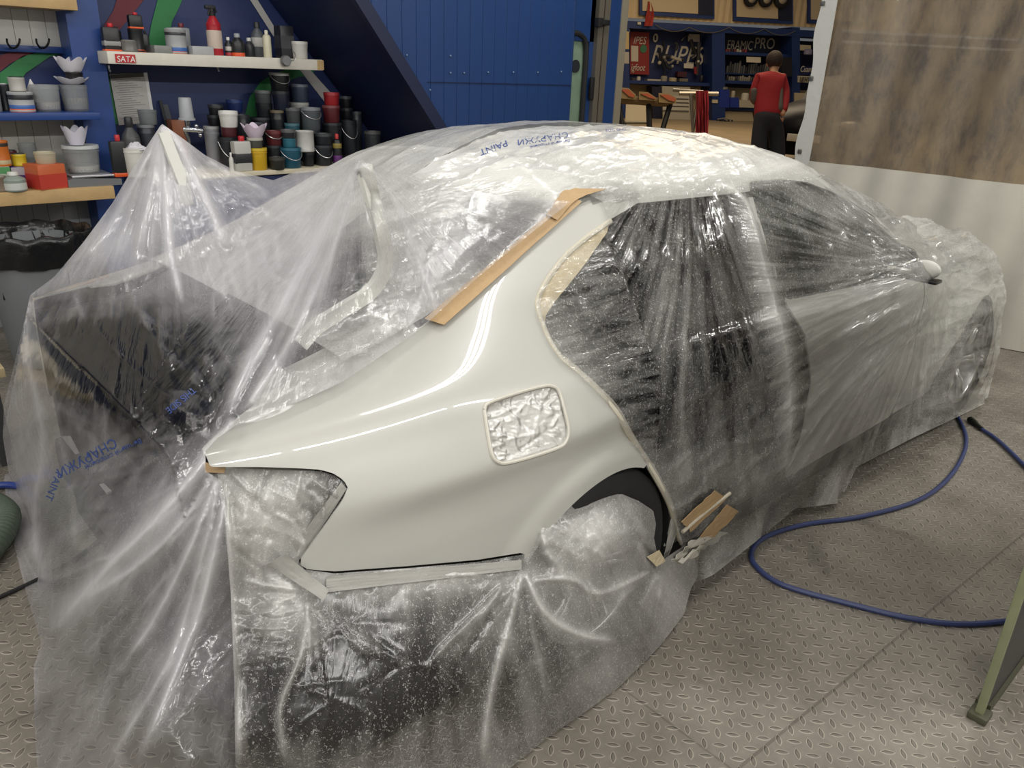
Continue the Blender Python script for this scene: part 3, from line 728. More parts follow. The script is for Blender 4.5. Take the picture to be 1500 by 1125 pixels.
# ---- free hanging sheets: depth interpolated between points of known position, then creased
def K(px, py, ax, v):
    if ax == 'x': return depth(on_x(px, py, v))
    if ax == 'y': return depth(on_y(px, py, v))
    if ax == 'z': return depth(on_z(px, py, v))
    if ax == 'b': return depth(onbody(px, py, v))
    return v
def sheet(name, outline, ctrl, m, parent, step=4, segs=(), noise=(), milk0=None, curl=None, pull=None, outside=None, msegs=None, mk=14.0, lam=1e-4):
    O = np.array(outline, float); lo = O.min(0)-step; hi = O.max(0)+step
    xs = np.arange(lo[0], hi[0]+step, step); ys = np.arange(lo[1], hi[1]+step, step)
    X, Y = np.meshgrid(xs, ys, indexing='ij'); P = np.stack([X.ravel(), Y.ravel()], 1)
    f = tps([(c[0], c[1]) for c in ctrl], np.array([K(*c) for c in ctrl]), lam)
    d = f(P); h = creases(P, segs)
    sd = sdf_poly(P, O)
    for sc, amp, sx, sy, seed in noise:
        h = h+amp*fbm(np.stack([P[:, 0]/sc*sx, P[:, 1]/sc*sy], 1), 4, seed, True)
    hold = np.clip(sd/8, 0, 1)
    d = d-h*hold
    if outside is not None:
        for i, p in enumerate(P):
            if sd[i] > -6:
                r_ = Vector(ray(p[0], p[1])); hit = BODY.ray_cast(Vector(CAM), r_.normalized())
                if hit[0] is not None:
                    db = hit[3]/r_.length-outside
                    if d[i] > db: d[i] = db-.15*min(d[i]-db, 0.0)-h[i]*.8
    if curl is not None:
        for (ax, ay, bx, by, r, k) in curl:
            q = creases(P, [(ax, ay, bx, by, r, 1.0)]); d = d+k*q
    W = CAM+(FWD+RGT[None]*((P[:, :1]-750)/FPX)-UPV[None]*((P[:, 1:]-562.5)/FPX))*d[:, None]
    W[:, 2] = np.maximum(W[:, 2], .006)
    F = grid_faces(len(xs), len(ys))
    V2, F2 = clip_mesh(W, F, sd*.002)
    ob = mesh(name, V2, [f_[::-1] for f_ in F2], m, parent)
    mv = np.clip(h*mk, -.12, .4)
    if msegs: mv = mv+creases(P, msegs)
    if milk0: mv = mv+spots(P, milk0)
    set_milk(ob, attr_after(V2, W, mv))
    if pull: set_pull(ob, pull(proj(V2)))
    return ob, f
FEND = [(836,295),(780,340),(725,385),(670,432),(625,474),(590,500),(548,528),(500,560),(450,583),(400,603),(345,623),(318,642),(301,661)]
tent = thing('masking_film', 'milky masking film tented over the two raised trunk hinges and hanging behind the car', 'plastic film', (-1.0, 0, 0))
tent_out = [(237,181),(268,203),(300,227),(345,250),(400,264),(432,252),(470,246),(526,231),(580,252),(650,272),(740,287),(800,292)]+FEND+[(301,690),(326,705),(338,800),(344,900),(346,1000),(348,1235),(62,1235),(56,1140),(52,1050),(52,985),(60,940),(46,900),(36,860),(24,780),(14,700),(4,640),(6,590),(22,530),(36,470),(44,432),(80,405),(122,355),(165,297),(200,237)]
tc_ = [(237,183,'y',.535),(527,234,'y',-.545),(836,297,'b',.012),(780,341,'b',.012),(725,386,'b',.012),(670,434,'b',.012),(625,475,'b',.012),
 (590,500,'b',.01),(548,527,'b',.01),(500,558,'b',.01),(450,581,'b',.01),(400,601,'b',.01),(345,622,'b',.01),(303,660,'b',.01),
 (556,335,'y',-.578),(562,388,'y',-.578),(540,427,'y',-.578),(498,457,'y',-.578),(460,483,'y',-.578),(440,507,'y',-.578),(640,285,'d',2.05),(740,300,'d',2.22),(620,380,'b',.10),(600,450,'b',.09),(490,530,'b',.05),(700,350,'b',.06),
 (410,285,'y',.30),(420,330,'b',.03),(380,400,'b',.03),(340,440,'z',1.01),(350,490,'x',-.62),(290,450,'x',-.60),(440,380,'b',.06),
 (330,250,'y',.50),(300,300,'y',.44),(280,380,'y',.38),(262,445,'x',-.62),(240,300,'y',.50),(200,400,'x',-.72),(165,330,'y',.66),
 (44,435,'x',-.95),(80,410,'y',.66),(122,360,'y',.68),(120,440,'x',-.86),
 (60,500,'x',-.99),(25,530,'x',-1.0),(75,600,'x',-1.02),(8,620,'x',-1.02),(180,560,'x',-.96),(280,600,'x',-.93),(170,660,'x',-1.0),(260,720,'x',-.99),
 (30,790,'x',-1.06),(100,800,'x',-1.09),(200,850,'x',-1.06),(300,800,'x',-1.01),(62,930,'z',.03),(150,950,'x',-1.13),(250,950,'x',-1.08),(335,900,'x',-.99),
 (54,1000,'z',.02),(55,1130,'z',.015),(180,1120,'x',-1.2),(300,1130,'x',-1.12),(347,1100,'x',-1.02),(60,1235,'z',.01),(150,1235,'z',.01),(250,1235,'z',.01),(347,1235,'z',.01),(330,720,'x',-.96)]
rg = np.random.default_rng(9)
ts = []
# tall ridges of both tents
ts += polyridge([(237,183),(240,240),(244,310),(252,380),(268,448)], 5, .030)
ts += polyridge([(240,184),(275,240),(310,310),(330,360)], 5, .020)
ts += polyridge([(237,183),(200,260),(160,330),(110,390)], 7, .012)+polyridge([(238,184),(222,270),(200,360)], 6, .012)
ts += polyridge([(527,234),(470,340),(410,450),(360,540),(330,620)], 9, .020)
ts += polyridge([(527,236),(500,330),(455,440),(400,540),(350,610)], 5, .018)
ts += polyridge([(528,238),(535,330),(540,420)], 4, .010)
ts += polyridge([(528,236),(580,300),(620,400),(640,455)], 5, .012)+polyridge([(528,234),(640,300),(760,345)], 8, -.012)
ts += fan(527, 234, [(330,620),(400,600),(450,580),(500,558)], 42, 3.2, .007, rg, (.02, .3), (.5, 1.0))
ts += fan(527, 234, [(500,558),(590,500),(640,455),(760,350)], 34, 3.0, .005, rg, (.02, .4), (.5, 1.0))
ts += fan(238, 183, [(60,430),(130,410),(200,420),(262,440),(300,410),(330,360)], 40, 3.2, .006, rg, (.02, .3), (.5, 1.0))
ts += fan(405, 290, [(270,215),(300,260),(310,310)], 16, 4, .007, rg, (.02, .3), (.5, 1.0))
# crumples in the valley and on the trunk edge
ts += scatter([(275,390),(345,300),(405,300),(420,420),(350,470),(280,450)], 34, 50, 75, 28, 4.0, .012, rg)
ts += scatter([(400,265),(520,235),(480,340),(380,420),(340,360)], 30, 90, -48, 18, 3.4, .006, rg)
ts += scatter([(500,560),(620,470),(600,430),(440,570),(320,630),(345,620)], 40, 36, -35, 45, 3.0, .006, rg)
ts += scatter([(640,460),(720,385),(820,300),(700,350),(620,430)], 26, 70, -38, 10, 2.4, .004, rg)
# hanging part behind the trunk
ts += polyridge([(345,610),(290,690),(220,770),(150,840),(70,930)], 12, .035)+polyridge([(330,660),(270,760),(200,830),(120,880)], 7, .02)
ts += polyridge([(318,700),(280,800),(230,900),(190,960)], 6, .022)+polyridge([(330,730),(310,830),(280,930),(200,1120)], 7, .026)+polyridge([(320,700),(300,800),(250,960),(150,1130)], 6, .016)
ts += polyridge([(44,434),(40,520),(62,640),(50,760),(70,880)], 7, .018)+polyridge([(75,600),(100,700),(110,800)], 6, .012)
ts += scatter([(75,440),(190,420),(340,500),(330,620),(180,640),(80,640)], 70, 80, 66, 22, 3.0, .008, rg)
ts += scatter([(60,640),(330,640),(200,800),(60,880)], 50, 90, -34, 16, 3.0, .007, rg)
ts += scatter([(60,940),(330,700),(345,1120),(60,1120)], 60, 130, -62, 12, 3.6, .007, rg)
tmilk = [(245,270,85,120,.40),(248,212,26,40,.45),(150,370,90,60,.25),(130,520,95,100,-.34),(260,560,95,95,-.34),(30,600,28,250,.18),(640,400,70,60,.06),(430,330,60,80,.36),(350,400,60,60,.25),(450,560,110,60,.16),(180,820,110,80,.03),(210,1050,120,100,-.08),(520,430,45,80,-.14)]
def tent_pull(P):
    line = 405-(P[:, 1]-264)*.62
    return np.where((P[:, 0] < line)[:, None], polar(P, (238, 176), 20, .008), polar(P, (527, 226), 24, .008)+50)
sheet('draped_sheet', tent_out, tc_, FILM_TENT, tent, 3.0, ts, [(70, .004, 1, 1, 3), (26, .0015, 1, 1, 6)], tmilk, mk=12, curl=[(237,181,44,432,7,.10),(44,432,4,640,7,.16),(4,640,46,900,7,.12),(46,900,52,1140,6,.06)], pull=tent_pull, outside=.05, msegs=polyridge([(345,610),(290,690),(220,770),(150,840),(70,930)], 15, .34)+polyridge([(330,660),(270,760),(200,830),(120,880)], 9, .24)+polyridge([(318,700),(280,800),(230,900),(190,960)], 7, .28)
 +polyridge([(330,730),(310,830),(280,930),(200,1120)], 8, .34)+polyridge([(320,700),(300,800),(250,960),(150,1130)], 6, .2)+polyridge([(237,183),(240,240),(244,310),(252,380),(268,448)], 4, .6)+polyridge([(240,184),(275,240),(310,310),(330,360)], 4, .5)
 +polyridge([(527,234),(470,340),(410,450),(360,540),(330,620)], 8, .34)+polyridge([(527,236),(500,330),(455,440),(400,540),(350,610)], 5, .34)+polyridge([(528,236),(580,300),(620,400),(640,455)], 4, .3)+polyridge([(44,434),(40,520),(62,640),(50,760),(70,880)], 8, .25))

# ---- lower sheet taped under the fender, over the lamp opening and rear wheel
skirt_f = thing('masking_film', 'silvery masking film taped below the bare fender, covering tail lamp opening and rear wheel', 'plastic film', (-.4, -.95, 0))
sk_out = [(303,688),(340,686),(400,688),(470,690),(489,696),(502,705),(509,714),(502,731),(477,768),(449,806),(437,822),(446,834),(490,840),(600,832),(700,823),(768,812),(785,775),(810,752),(840,735),(880,724),(912,724),(936,734),(957,748),(961,768),(958,788),(962,808),(968,822),(992,806),(1016,790),(1024,800),(1022,845),(1012,862),(1002,900),(968,945),(905,1008),(850,1048),(800,1082),(735,1135),(700,1165),(640,1200),(560,1235),(345,1235),(345,1140),(343,1000),(338,870),(328,740)]
sk_c = [(303,690,'x',-.93),(340,690,'y',-.69),(400,692,'b',-.02),(470,694,'b',-.012),(505,714,'b',-.008),(480,765,'b',-.02),(440,822,'b',-.012),(400,760,'y',-.77),(420,730,'y',-.78),(345,790,'x',-.94),(370,850,'y',-.76),
 (492,838,'b',-.004),(600,832,'b',-.004),(700,822,'b',-.004),(766,812,'b',-.008),(500,875,'y',-.845),(620,865,'y',-.89),(740,850,'y',-.92),
 (800,775,'y',-.91),(850,738,'y',-.89),(900,726,'y',-.90),(935,740,'y',-.915),(945,790,'y',-.93),(968,820,'y',-.90),(880,790,'y',-.965),(850,850,'y',-.965),(920,840,'y',-.945),(800,850,'y',-.94),
 (1018,795,'y',-.875),(1020,845,'y',-.885),(1000,900,'z',.015),(900,1010,'z',.012),(800,1080,'z',.012),(738,1138,'z',.01),(850,960,'y',-1.0),(700,980,'y',-.985),(560,980,'y',-.96),(620,1130,'y',-1.03),(480,1130,'y',-1.0),(350,1000,'y',-.84),(350,1130,'y',-.90),(430,960,'y',-.90),(345,900,'y',-.78),(960,880,'y',-.945),(700,1165,'z',.01),(640,1200,'z',.01),(560,1235,'z',.01),(450,1235,'z',.01),(347,1235,'z',.012)]
rg = np.random.default_rng(21); ss = []
ss += polyridge([(330,700),(338,860),(346,1000),(350,1130)], 5, .02)
ss += fan(452, 870, [(350,760),(340,840),(350,900)], 18, 4, .010, rg, (.05, .3), (.4, 1))
ss += fan(452, 880, [(440,1100),(520,1050),(600,980),(380,1000)], 20, 4, .009, rg, (.03, .2), (.3, 1))
ss += fan(765, 838, [(600,1000),(680,1080),(740,1050),(800,1040),(860,950)], 26, 3.6, .010, rg, (.03, .2), (.3, 1))
ss += fan(765, 838, [(480,850),(560,850),(660,860)], 16, 3, .006, rg, (.03, .3), (.4, 1))
ss += polyridge([(765,838),(745,920),(720,1010),(705,1120)], 5, .022)+polyridge([(768,838),(800,900),(850,930),(905,940)], 7, .02)
ss += polyridge([(452,880),(440,960),(410,1040),(420,1120)], 6, .016)+polyridge([(780,850),(840,850),(880,870),(960,835)], 6, .022)
ss += fan(968, 824, [(900,870),(880,900),(930,930),(980,900)], 20, 3.4, .009, rg, (.03, .3), (.4, 1))
ss += scatter([(330,700),(470,695),(500,715),(440,820),(370,850),(335,800)], 44, 60, 62, 35, 3.6, .010, rg)
ss += scatter([(790,780),(900,730),(950,760),(960,820),(850,850),(790,840)], 50, 40, 70, 30, 3.4, .011, rg)
ss += scatter([(490,845),(760,820),(760,850),(490,872)], 40, 26, -65, 25, 3.0, .006, rg)
ss += scatter([(350,900),(900,880),(800,1060),(350,1100)], 34, 110, -35, 30, 3.0, .0035, rg)
ss += scatter([(350,870),(460,880),(440,980),(350,980)], 24, 60, -10, 25, 3.4, .008, rg)
smilk = [(400,770,70,80,.62),(410,900,60,60,.30),(870,780,75,50,.55),(620,845,180,18,.45),(560,860,110,30,.25),(860,870,70,50,.18),(990,860,25,60,.2),(960,890,60,50,.12),(880,980,40,30,.1),(520,1010,170,90,-.30)]
sk_o, sk_fn = sheet('draped_sheet', sk_out, sk_c, FILM_SKIRT, skirt_f, 3.0, ss, [(80, .0025, 1, 1, 13)], smilk, mk=12, msegs=polyridge([(765,838),(745,920),(720,1010),(705,1120)], 5, .34)+polyridge([(330,700),(338,860),(346,1000),(350,1130)], 5, .5)+polyridge([(452,880),(440,960),(410,1040),(420,1120)], 5, .24)+polyridge([(768,838),(800,900),(850,930),(905,940)], 6, .3), pull=lambda P: polar(P, (560, 250), 22, .006))

# ---- crumpled film filling the fuel flap opening
fp = np.array(FUEL, float); lo = fp.min(0)-6; hi = fp.max(0)+6
xs = np.arange(lo[0], hi[0], 1.6); ys = np.arange(lo[1], hi[1], 1.6); X, Y = np.meshgrid(xs, ys, indexing='ij'); P = np.stack([X.ravel(), Y.ravel()], 1)
rg = np.random.default_rng(3)
h = creases(P, scatter(FUEL, 26, 60, -18, 40, 3.0, .0022, rg)+scatter([(709,600),(728,590),(745,676),(728,676)], 16, 18, -10, 30, 2.2, .006, rg)+scatter([(800,570),(832,600),(829,645),(812,655)], 14, 18, 60, 40, 2.2, .005, rg))+.002*fbm(P/14, 3, 2, True)
sd = sdf_poly(P, FUEL)
W = np.array([onbody(p[0], p[1], float(-.011+.010*min(max(s_/9, 0), 1)*0+.006*math.exp(-(s_/5)**2)+q)) for p, s_, q in zip(P, sd, h)])
V, F = clip_mesh(W, grid_faces(len(xs), len(ys)), (sd+2)*.002)
fc = mesh('fuel_flap_film', V, F, film('crumpled_film', '#dcdad5', .93, var=.05, gloss=.10, rough=.3, bump=.15, bscale=12, face=.05, trans=.1, streak=.1, salpha=0), None)
set_milk(fc, [0]*len(V)); set_pull(fc, proj(V)/9.0); tag(fc, 'crumpled silvery film patch filling the rounded fuel flap opening on the fender', 'plastic film')

# ---- paper tapes
KRAFT = mat('#b89a72', rough=.6, bump=.25, bscale=40, var=.12, vscale=12); PALE = mat('#d9c9a6', rough=.6, bump=.3, bscale=40, var=.12, vscale=10)
GREYT = mat('#a19f9a', rough=.5, bump=.2, bscale=30, var=.06)
def tape(pxl, pxr, m, label, off=.016, jit=.0, seed=1, n=8):
    L = [np.array(p) for p in spline([(*p, 0) for p in pxl], n)]; R = [np.array(p) for p in spline([(*p, 0) for p in pxr], n)]
    rg_ = np.random.default_rng(seed); V = []; mc_ = 7
    for i in range(len(L)):
        for j in range(mc_):
            t = j/(mc_-1); q = L[i]*(1-t)+R[i]*t
            try: V.append(onbody(q[0], q[1], off+rg_.normal()*jit))
            except ValueError: V.append(V[-1])
    ob = mesh('masking_tape', V, grid_faces(len(L), mc_), m, None); solid(ob, .0012, 1)
    return tag(ob, label, 'tape', 'masking tape strips on the car')
tape([(833,292),(780,336),(725,384),(670,432),(622,474)], [(848,301),(804,341),(753,388),(699,438),(650,483)][::1], KRAFT, 'long brown paper tape along the slanted right edge of the rear window', off=.016, jit=.0004)
tape([(796,322),(818,293),(838,284)], [(812,330),(840,300),(882,284)], KRAFT, 'brown paper tape end folded over the roof corner above the rear window', off=.024, jit=.001, seed=4)
tape([(893,320),(862,344),(832,370),(808,397),(792,422),(787,446),(796,466)], [(892,338),(882,352),(858,386),(836,414),(815,440),(803,458),(800,470)], PALE, 'wrinkled tan paper tape lining the rear edge of the open window frame', off=-.008, jit=.0022, seed=5)
def patch(quad, m, label, off, jit=.0, seed=1, n=9, fn=None):
    """four-cornered piece of tape laid on the skin"""
    q = [np.array(p, float) for p in quad]; rg_ = np.random.default_rng(seed); V = []
    for i in range(n):
        for j in range(n):
            u, v = i/(n-1), j/(n-1); p = (q[0]*(1-u)+q[1]*u)*(1-v)+(q[3]*(1-u)+q[2]*u)*v
            V.append((fn or onbody)(p[0], p[1], off+rg_.normal()*jit))
    ob = mesh('masking_tape', V, grid_faces(n, n), m, None); solid(ob, .0012, 1)
    return tag(ob, label, 'tape', 'masking tape strips on the car')
SKF = lambda x, y, off: at_d(x, y, float(sk_fn(np.array([[x, y]]))[0])-off)
patch([(392,826),(418,812),(482,864),(474,880)], GREYT, 'grey tape strip crossing below the lower front tip of the tail lamp opening', .022, .0008, 3, fn=SKF)
patch([(478,845),(764,820),(764,834),(478,868)], GREYT, 'long pale tape band under the lower edge of the bare fender', .012, .0004, 14, n=16, fn=SKF)
patch([(430,800),(500,706),(508,716),(441,820)], GREYT, 'pale tape edge along the slanted front of the tail lamp opening', .004, .0006, 4, fn=SKF)
patch([(296,676),(330,684),(328,693),(300,692)], KRAFT, 'small brown tape tab under the rear tip of the bare fender', .012, .0005, 5, fn=SKF)
patch([(986,757),(1036,712),(1054,724),(1000,772)], KRAFT, 'upper brown tape piece on the door sill behind the rear wheel arch', .030, .0012, 6)
patch([(1012,778),(1052,731),(1070,741),(1034,778)], KRAFT, 'lower brown tape piece on the door sill nearest the floor', .036, .0012, 7)
patch([(972,812),(1000,782),(1052,770),(1000,826)], mat('#d8d4c8', rough=.5, bump=.4, bscale=30), 'white crumpled tape wrapped over the sill end below the rear door opening', .034, .003, 8)
patch([(948,816),(966,806),(975,822),(962,830)], PALE, 'short cream tape tab at the foot of the rear wheel arch', .03, .001, 9, fn=SKF)
sill_ = [[(988,772),(1020,745),(1058,716)], [(1000,790),(1030,766),(1066,734)]]
MB().tube(spline([onbody(x, y, .030) for x, y in sill_[0]], 6), .006).build('sill_edge', mat('#b3aa99', rough=.5), car)
# ---- blue lettering printed on the film
PRINT = mat('#2f4a90', rough=.5)
def film_print(s, x, y, ang, hpx, parent, m=PRINT, wide=1.0):
    cu = bpy.data.curves.new('lettering', 'FONT'); cu.body = s; cu.size = 1.0; ob = bpy.data.objects.new('lettering', cu); COL.objects.link(ob)
    dg = bpy.context.evaluated_depsgraph_get(); dg.update(); me = bpy.data.meshes.new_from_object(ob.evaluated_get(dg)); bpy.data.objects.remove(ob)
    bv = BVHTree.FromPolygons([tuple(v.co+wloc(parent)) for v in parent.data.vertices], [tuple(p.vertices) for p in parent.data.polygons])
    a = math.radians(ang); V = []
    for v in me.vertices:
        u, w_ = v.co[0]*hpx/.70*wide, v.co[1]*hpx/.70; px_, py_ = x+u*math.cos(a)+w_*math.sin(a), y+u*math.sin(a)-w_*math.cos(a)
        r_ = Vector(ray(px_, py_)).normalized(); hit = bv.ray_cast(Vector(CAM), r_)
        V.append(np.array(hit[0]-r_*.0035) if hit[0] is not None else (V[-1] if V else np.array([0., 0, 0])))
    mesh('printed_lettering', V, [tuple(p.vertices) for p in me.polygons], m, parent, smooth=False)
TENT_O = [c for c in tent.children][0]; ROOF_O = roof_film.children[0]
film_print('СНАРУЖИ', 166, 641, 151, 14, TENT_O, wide=.95)
film_print('Внешней стороной', 206, 642, 154, 7, TENT_O)
film_print('THIS SIDE', 282, 566, 140, 10, TENT_O, wide=.85)
film_print('PAINT', 82, 690, 112, 11, TENT_O)
film_print('СНАРУЖИ', 832, 193, 171, 8, ROOF_O, wide=1.3)
film_print('PAINT', 742, 205, 160, 9, ROOF_O, wide=1.2)
film_print('Внешней стороной', 835, 204, 171, 3.5, ROOF_O, wide=1.3)
film_print('THIS SIDE', 918, 187, 176, 4, ROOF_O, wide=1.3)
film_print('PAINT', 1005, 192, 186, 4, ROOF_O, wide=1.3)
# ================================================================ BOOTH WALLS
NAVY = '#1b2c63'; BLUE = '#1c4a93'
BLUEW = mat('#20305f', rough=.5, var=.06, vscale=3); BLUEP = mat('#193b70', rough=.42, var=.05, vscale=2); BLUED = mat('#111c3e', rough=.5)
BLUEC = mat('#204080', rough=.4, var=.07, vscale=4)
WOOD = mat('#bfa070', rough=.65, var=.15, vscale=5, bump=.1, bscale=25)
ALU = mat('#8f8778', rough=.35, metal=.7); CREAMW = mat('#d8d7d2', rough=.7, var=.05, vscale=2)
WY = 3.6
def pxrect(x0, y0, x1, y1, Y):
    """x and z extent on a plane y = Y of a rectangle seen in the view"""
    cx, cy = (x0+x1)/2, (y0+y1)/2
    return on_y(x0, cy, Y)[0], on_y(x1, cy, Y)[0], on_y(cx, y1, Y)[2], on_y(cx, y0, Y)[2]
def ribbed(x0, x1, z0, z1, Y, pitch, groove, d, clip=None):
    """board of vertical ribs facing -y"""
    xs = [x0]; x = x0
    while x < x1-1e-6:
        nx = min(x+pitch, x1)
        xs += [nx-groove*.6, nx-groove*.3, nx] if nx-x > groove else [nx]; x = nx
    V = []; F = []; zs = np.linspace(z0, z1, 30)
    for i, xx in enumerate(xs):
        k = (i-1) % 3; dy = d if (i > 0 and k == 1) else 0
        for z in zs: V.append((xx, Y+dy, z))
    F = [f[::-1] for f in grid_faces(len(xs), len(zs))]
    V = np.array(V)
    if clip is not None: V, F = clip_mesh(V, F, clip(V))
    return V, [f[::-1] for f in F]
# the room
slab('wall_left', (-4.5, WY+.012, 0), (4.55, WY+.12, 3.6), BLUEW)
slab('wall_right', (-4.6, -4.6, 0), (4.55, -4.5, 3.6), CREAMW)
slab('wall_rear', (-4.6, -4.5, 0), (-4.5, WY, 3.6), CREAMW)
slab('ceiling', (-4.6, -4.6, 3.6), (4.55, 3.72, 3.7), CREAMW)
cx1 = on_y(112, 100, WY)[0]
zr0, zr1 = on_y(40, 160, WY)[2], on_y(40, 72, WY)[2]
GREYRIB = mat('#c4c3bd', rough=.55, var=.05, vscale=3); GREYRIB_SHADE = mat('#94979b', rough=.55, var=.08, vscale=3)  # second grey has the shade below the bench put into its colour
def ribs(name, z0, z1, m):
    V, F = ribbed(-2.2, cx1+.05, z0, z1, WY-.012, .085, .012, .008)
    o = mesh(name, V, F, m, None, smooth=False); solid(o, .004, 1); tag(o, kind='structure'); return o
ribs('trim_1', zr1, 3.5, GREYRIB); ribs('trim_2', .86, zr0, GREYRIB); ribs('trim_3', .0, .85, GREYRIB_SHADE)
# painted stripes on the blue boards
def stripe(pts, m, Y, parent_name='wall_stripe'):
    P3 = [on_y(x, y, Y) for x, y in pts]
    return tag(MB().prism(P3, (0, -.003, 0)).build('trim_4', m, None, smooth=False), kind='structure')
c2 = lambda L: [(140+x/3.571, y/3.571) for x, y in L]
c1 = lambda L: [(x/4.017, y/4.017) for x, y in L]
RED_S = mat('#6a2530', rough=.6); GRN_S = mat('#2f7a45', rough=.6); WHT_S = mat('#b9b7b4', rough=.6)
stripe(c2([(130,-60),(290,-60),(235,20),(130,150),(20,240),(20,170),(90,60)]), RED_S, WY+.006)
stripe(c2([(340,-60),(475,-60),(440,30),(400,110),(372,245),(272,245),(290,130)]), GRN_S, WY+.006)
stripe(c2([(1140,355),(1040,350),(930,385),(860,430),(805,510),(770,640),(840,640),(870,540),(930,455),(1060,402),(1140,400)]), GRN_S, WY+.008)
stripe(c2([(770,-60),(810,-60),(965,190),(1225,480),(1195,530),(930,190)]), WHT_S, WY+.004)
stripe(c2([(64,390),(160,390),(125,650),(100,650)]), GRN_S, WY+.009)
stripe(c1([(0,500),(0,428),(130,330),(230,308),(395,308),(290,335),(150,430),(105,500)]), GRN_S, WY-.001)
stripe(c1([(0,325),(60,308),(195,308),(60,372),(0,420)]), RED_S, WY-.001)
x0, x1, _, _ = pxrect(96, 20, 142, 40, 3.40)
slab('trim_5', (x0, 3.38, 0), (x1+.01, WY+.01, 3.5), BLUEC)

# ---- staircase against the wall: side panel, sloping underside
BX = lambda z: 1.61+(2.01-z)/1.246
AX = lambda z: 1.40+(2.03-z)/1.14
stair = thing('staircase', 'dark blue enclosed staircase with ribbed side panel rising to the left', 'staircase', (2.8, 3.1, 0))
V, F = ribbed(.45, 3.53, 0, 3.45, 2.70, .118, .010, .005, clip=lambda V: (V[:, 0]-BX(V[:, 2]))*.8)
o = mesh('side_panel', V, F, BLUEP, stair, smooth=False); solid(o, .02, -1)
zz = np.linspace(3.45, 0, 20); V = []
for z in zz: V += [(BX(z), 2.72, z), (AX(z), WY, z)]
o = mesh('underside', V, [(2*i, 2*i+1, 2*i+3, 2*i+2) for i in range(19)], BLUED, stair, smooth=False); solid(o, .03, 1)  # soffit shade is put into this darker blue
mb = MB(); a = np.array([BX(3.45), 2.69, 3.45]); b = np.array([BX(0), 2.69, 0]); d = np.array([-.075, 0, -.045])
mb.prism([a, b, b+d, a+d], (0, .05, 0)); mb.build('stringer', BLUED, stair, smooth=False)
mb = MB()
for x, y in [(596,81),(630,132),(660,107),(680,107),(715,106),(752,106),(788,106),(822,105),(660,82)]:
    MB().ball(on_y(x, y, 2.695), .008, 8, 6).build('screw', mat('#6f88a8', rough=.4, metal=.4), stair)
mb = MB(); p0 = on_y(626, 119.5, 2.698); mb.box((p0[0], 2.694, p0[2]-.004), (3.53, 2.70, p0[2]+.0)); mb.build('seam', BLUED, stair, smooth=False)

# ---- door with rounded window beside the staircase
def pb(mb, x0, y0, x1, y1, Y, dep, mi=0, bev=0):
    a = pxrect(x0, y0, x1, y1, Y); mb.box((a[0], Y, a[2]), (a[1], Y+dep, a[3]), mi, bev); return a
def vx(x, Y, py=100): return on_y(x, py, Y)[0]
DY = 2.74
door = tag(thing('door_1', None, None, (3.75, DY, 0)), kind='structure')
mb = MB(); xa, xb = vx(848, DY), vx(872, DY)
mb.box((3.45, DY, 0), (vx(838, DY)-.0, DY+.05, 3.4)); mb.box((vx(861, DY), DY, 0), (xb, DY+.05, 3.4)); mb.box((3.45, DY, 1.87), (xb, DY+.05, 3.4)); mb.box((3.45, DY, 0), (xb, DY+.05, .55))
mb.build('door_leaf', BLUEP, door, smooth=False)
mb = MB(); mb.box((3.4, DY+.02, .5), (vx(862, DY), DY+.03, 1.9)); mb.build('door_glass', mat('#7d937e', rough=.1, var=.15, vscale=8), door, smooth=False)
g = [on_y(838, 48, DY-.005), on_y(849, 50, DY-.005), on_y(857, 60, DY-.005), on_y(858.5, 80, DY-.005)]; zt = g[-1]
g += [np.array([zt[0], DY-.005, z]) for z in (1.5, 1.2, .9, .6)]
MB().tube(spline(g, 6), .022).build('window_gasket', RUBBER, door)
p = on_y(843, 97, DY+.012); mb = MB(); mb.lathe([(.0, -.004), (.05, -.004), (.05, .0), (.035, .0), (.035, -.003), (.0, -.003)], p, 20, axis='y', cap=False); mb.build('round_sticker', mat('#20242a', rough=.5), door)
mb = MB(); pb(mb, 866, 113, 871, 146, DY-.05, .03, bev=.008); mb.build('door_handle', BLACK, door)
mb = MB(); mb.box((vx(872, 2.70), 2.70, 0), (vx(879, 2.70), 2.80, 3.4)); mb.box((vx(880.5, 2.70), 2.70, 0), (vx(888, 2.70), 2.80, 3.4)); mb.build('frame_profile', ALU, door, smooth=False)
mb = MB(); mb.box((vx(888, 2.70), 2.705, 0), (vx(904, 2.70), 2.80, 3.4)); mb.build('frame_panel', BLUEP, door, smooth=False)
mb = MB(); mb.box((vx(904, 2.70), 2.695, 0), (vx(913, 2.70), 2.82, 3.4)); mb.build('frame_profile', mat('#a59b86', rough=.4, metal=.4), door, smooth=False)
mb = MB()
pb(mb, 877, 26, 884, 40, 2.66, .05, bev=.006); pb(mb, 884, 29, 894, 37, 2.66, .05, bev=.006); mb.build('hinge', BLACK, door)

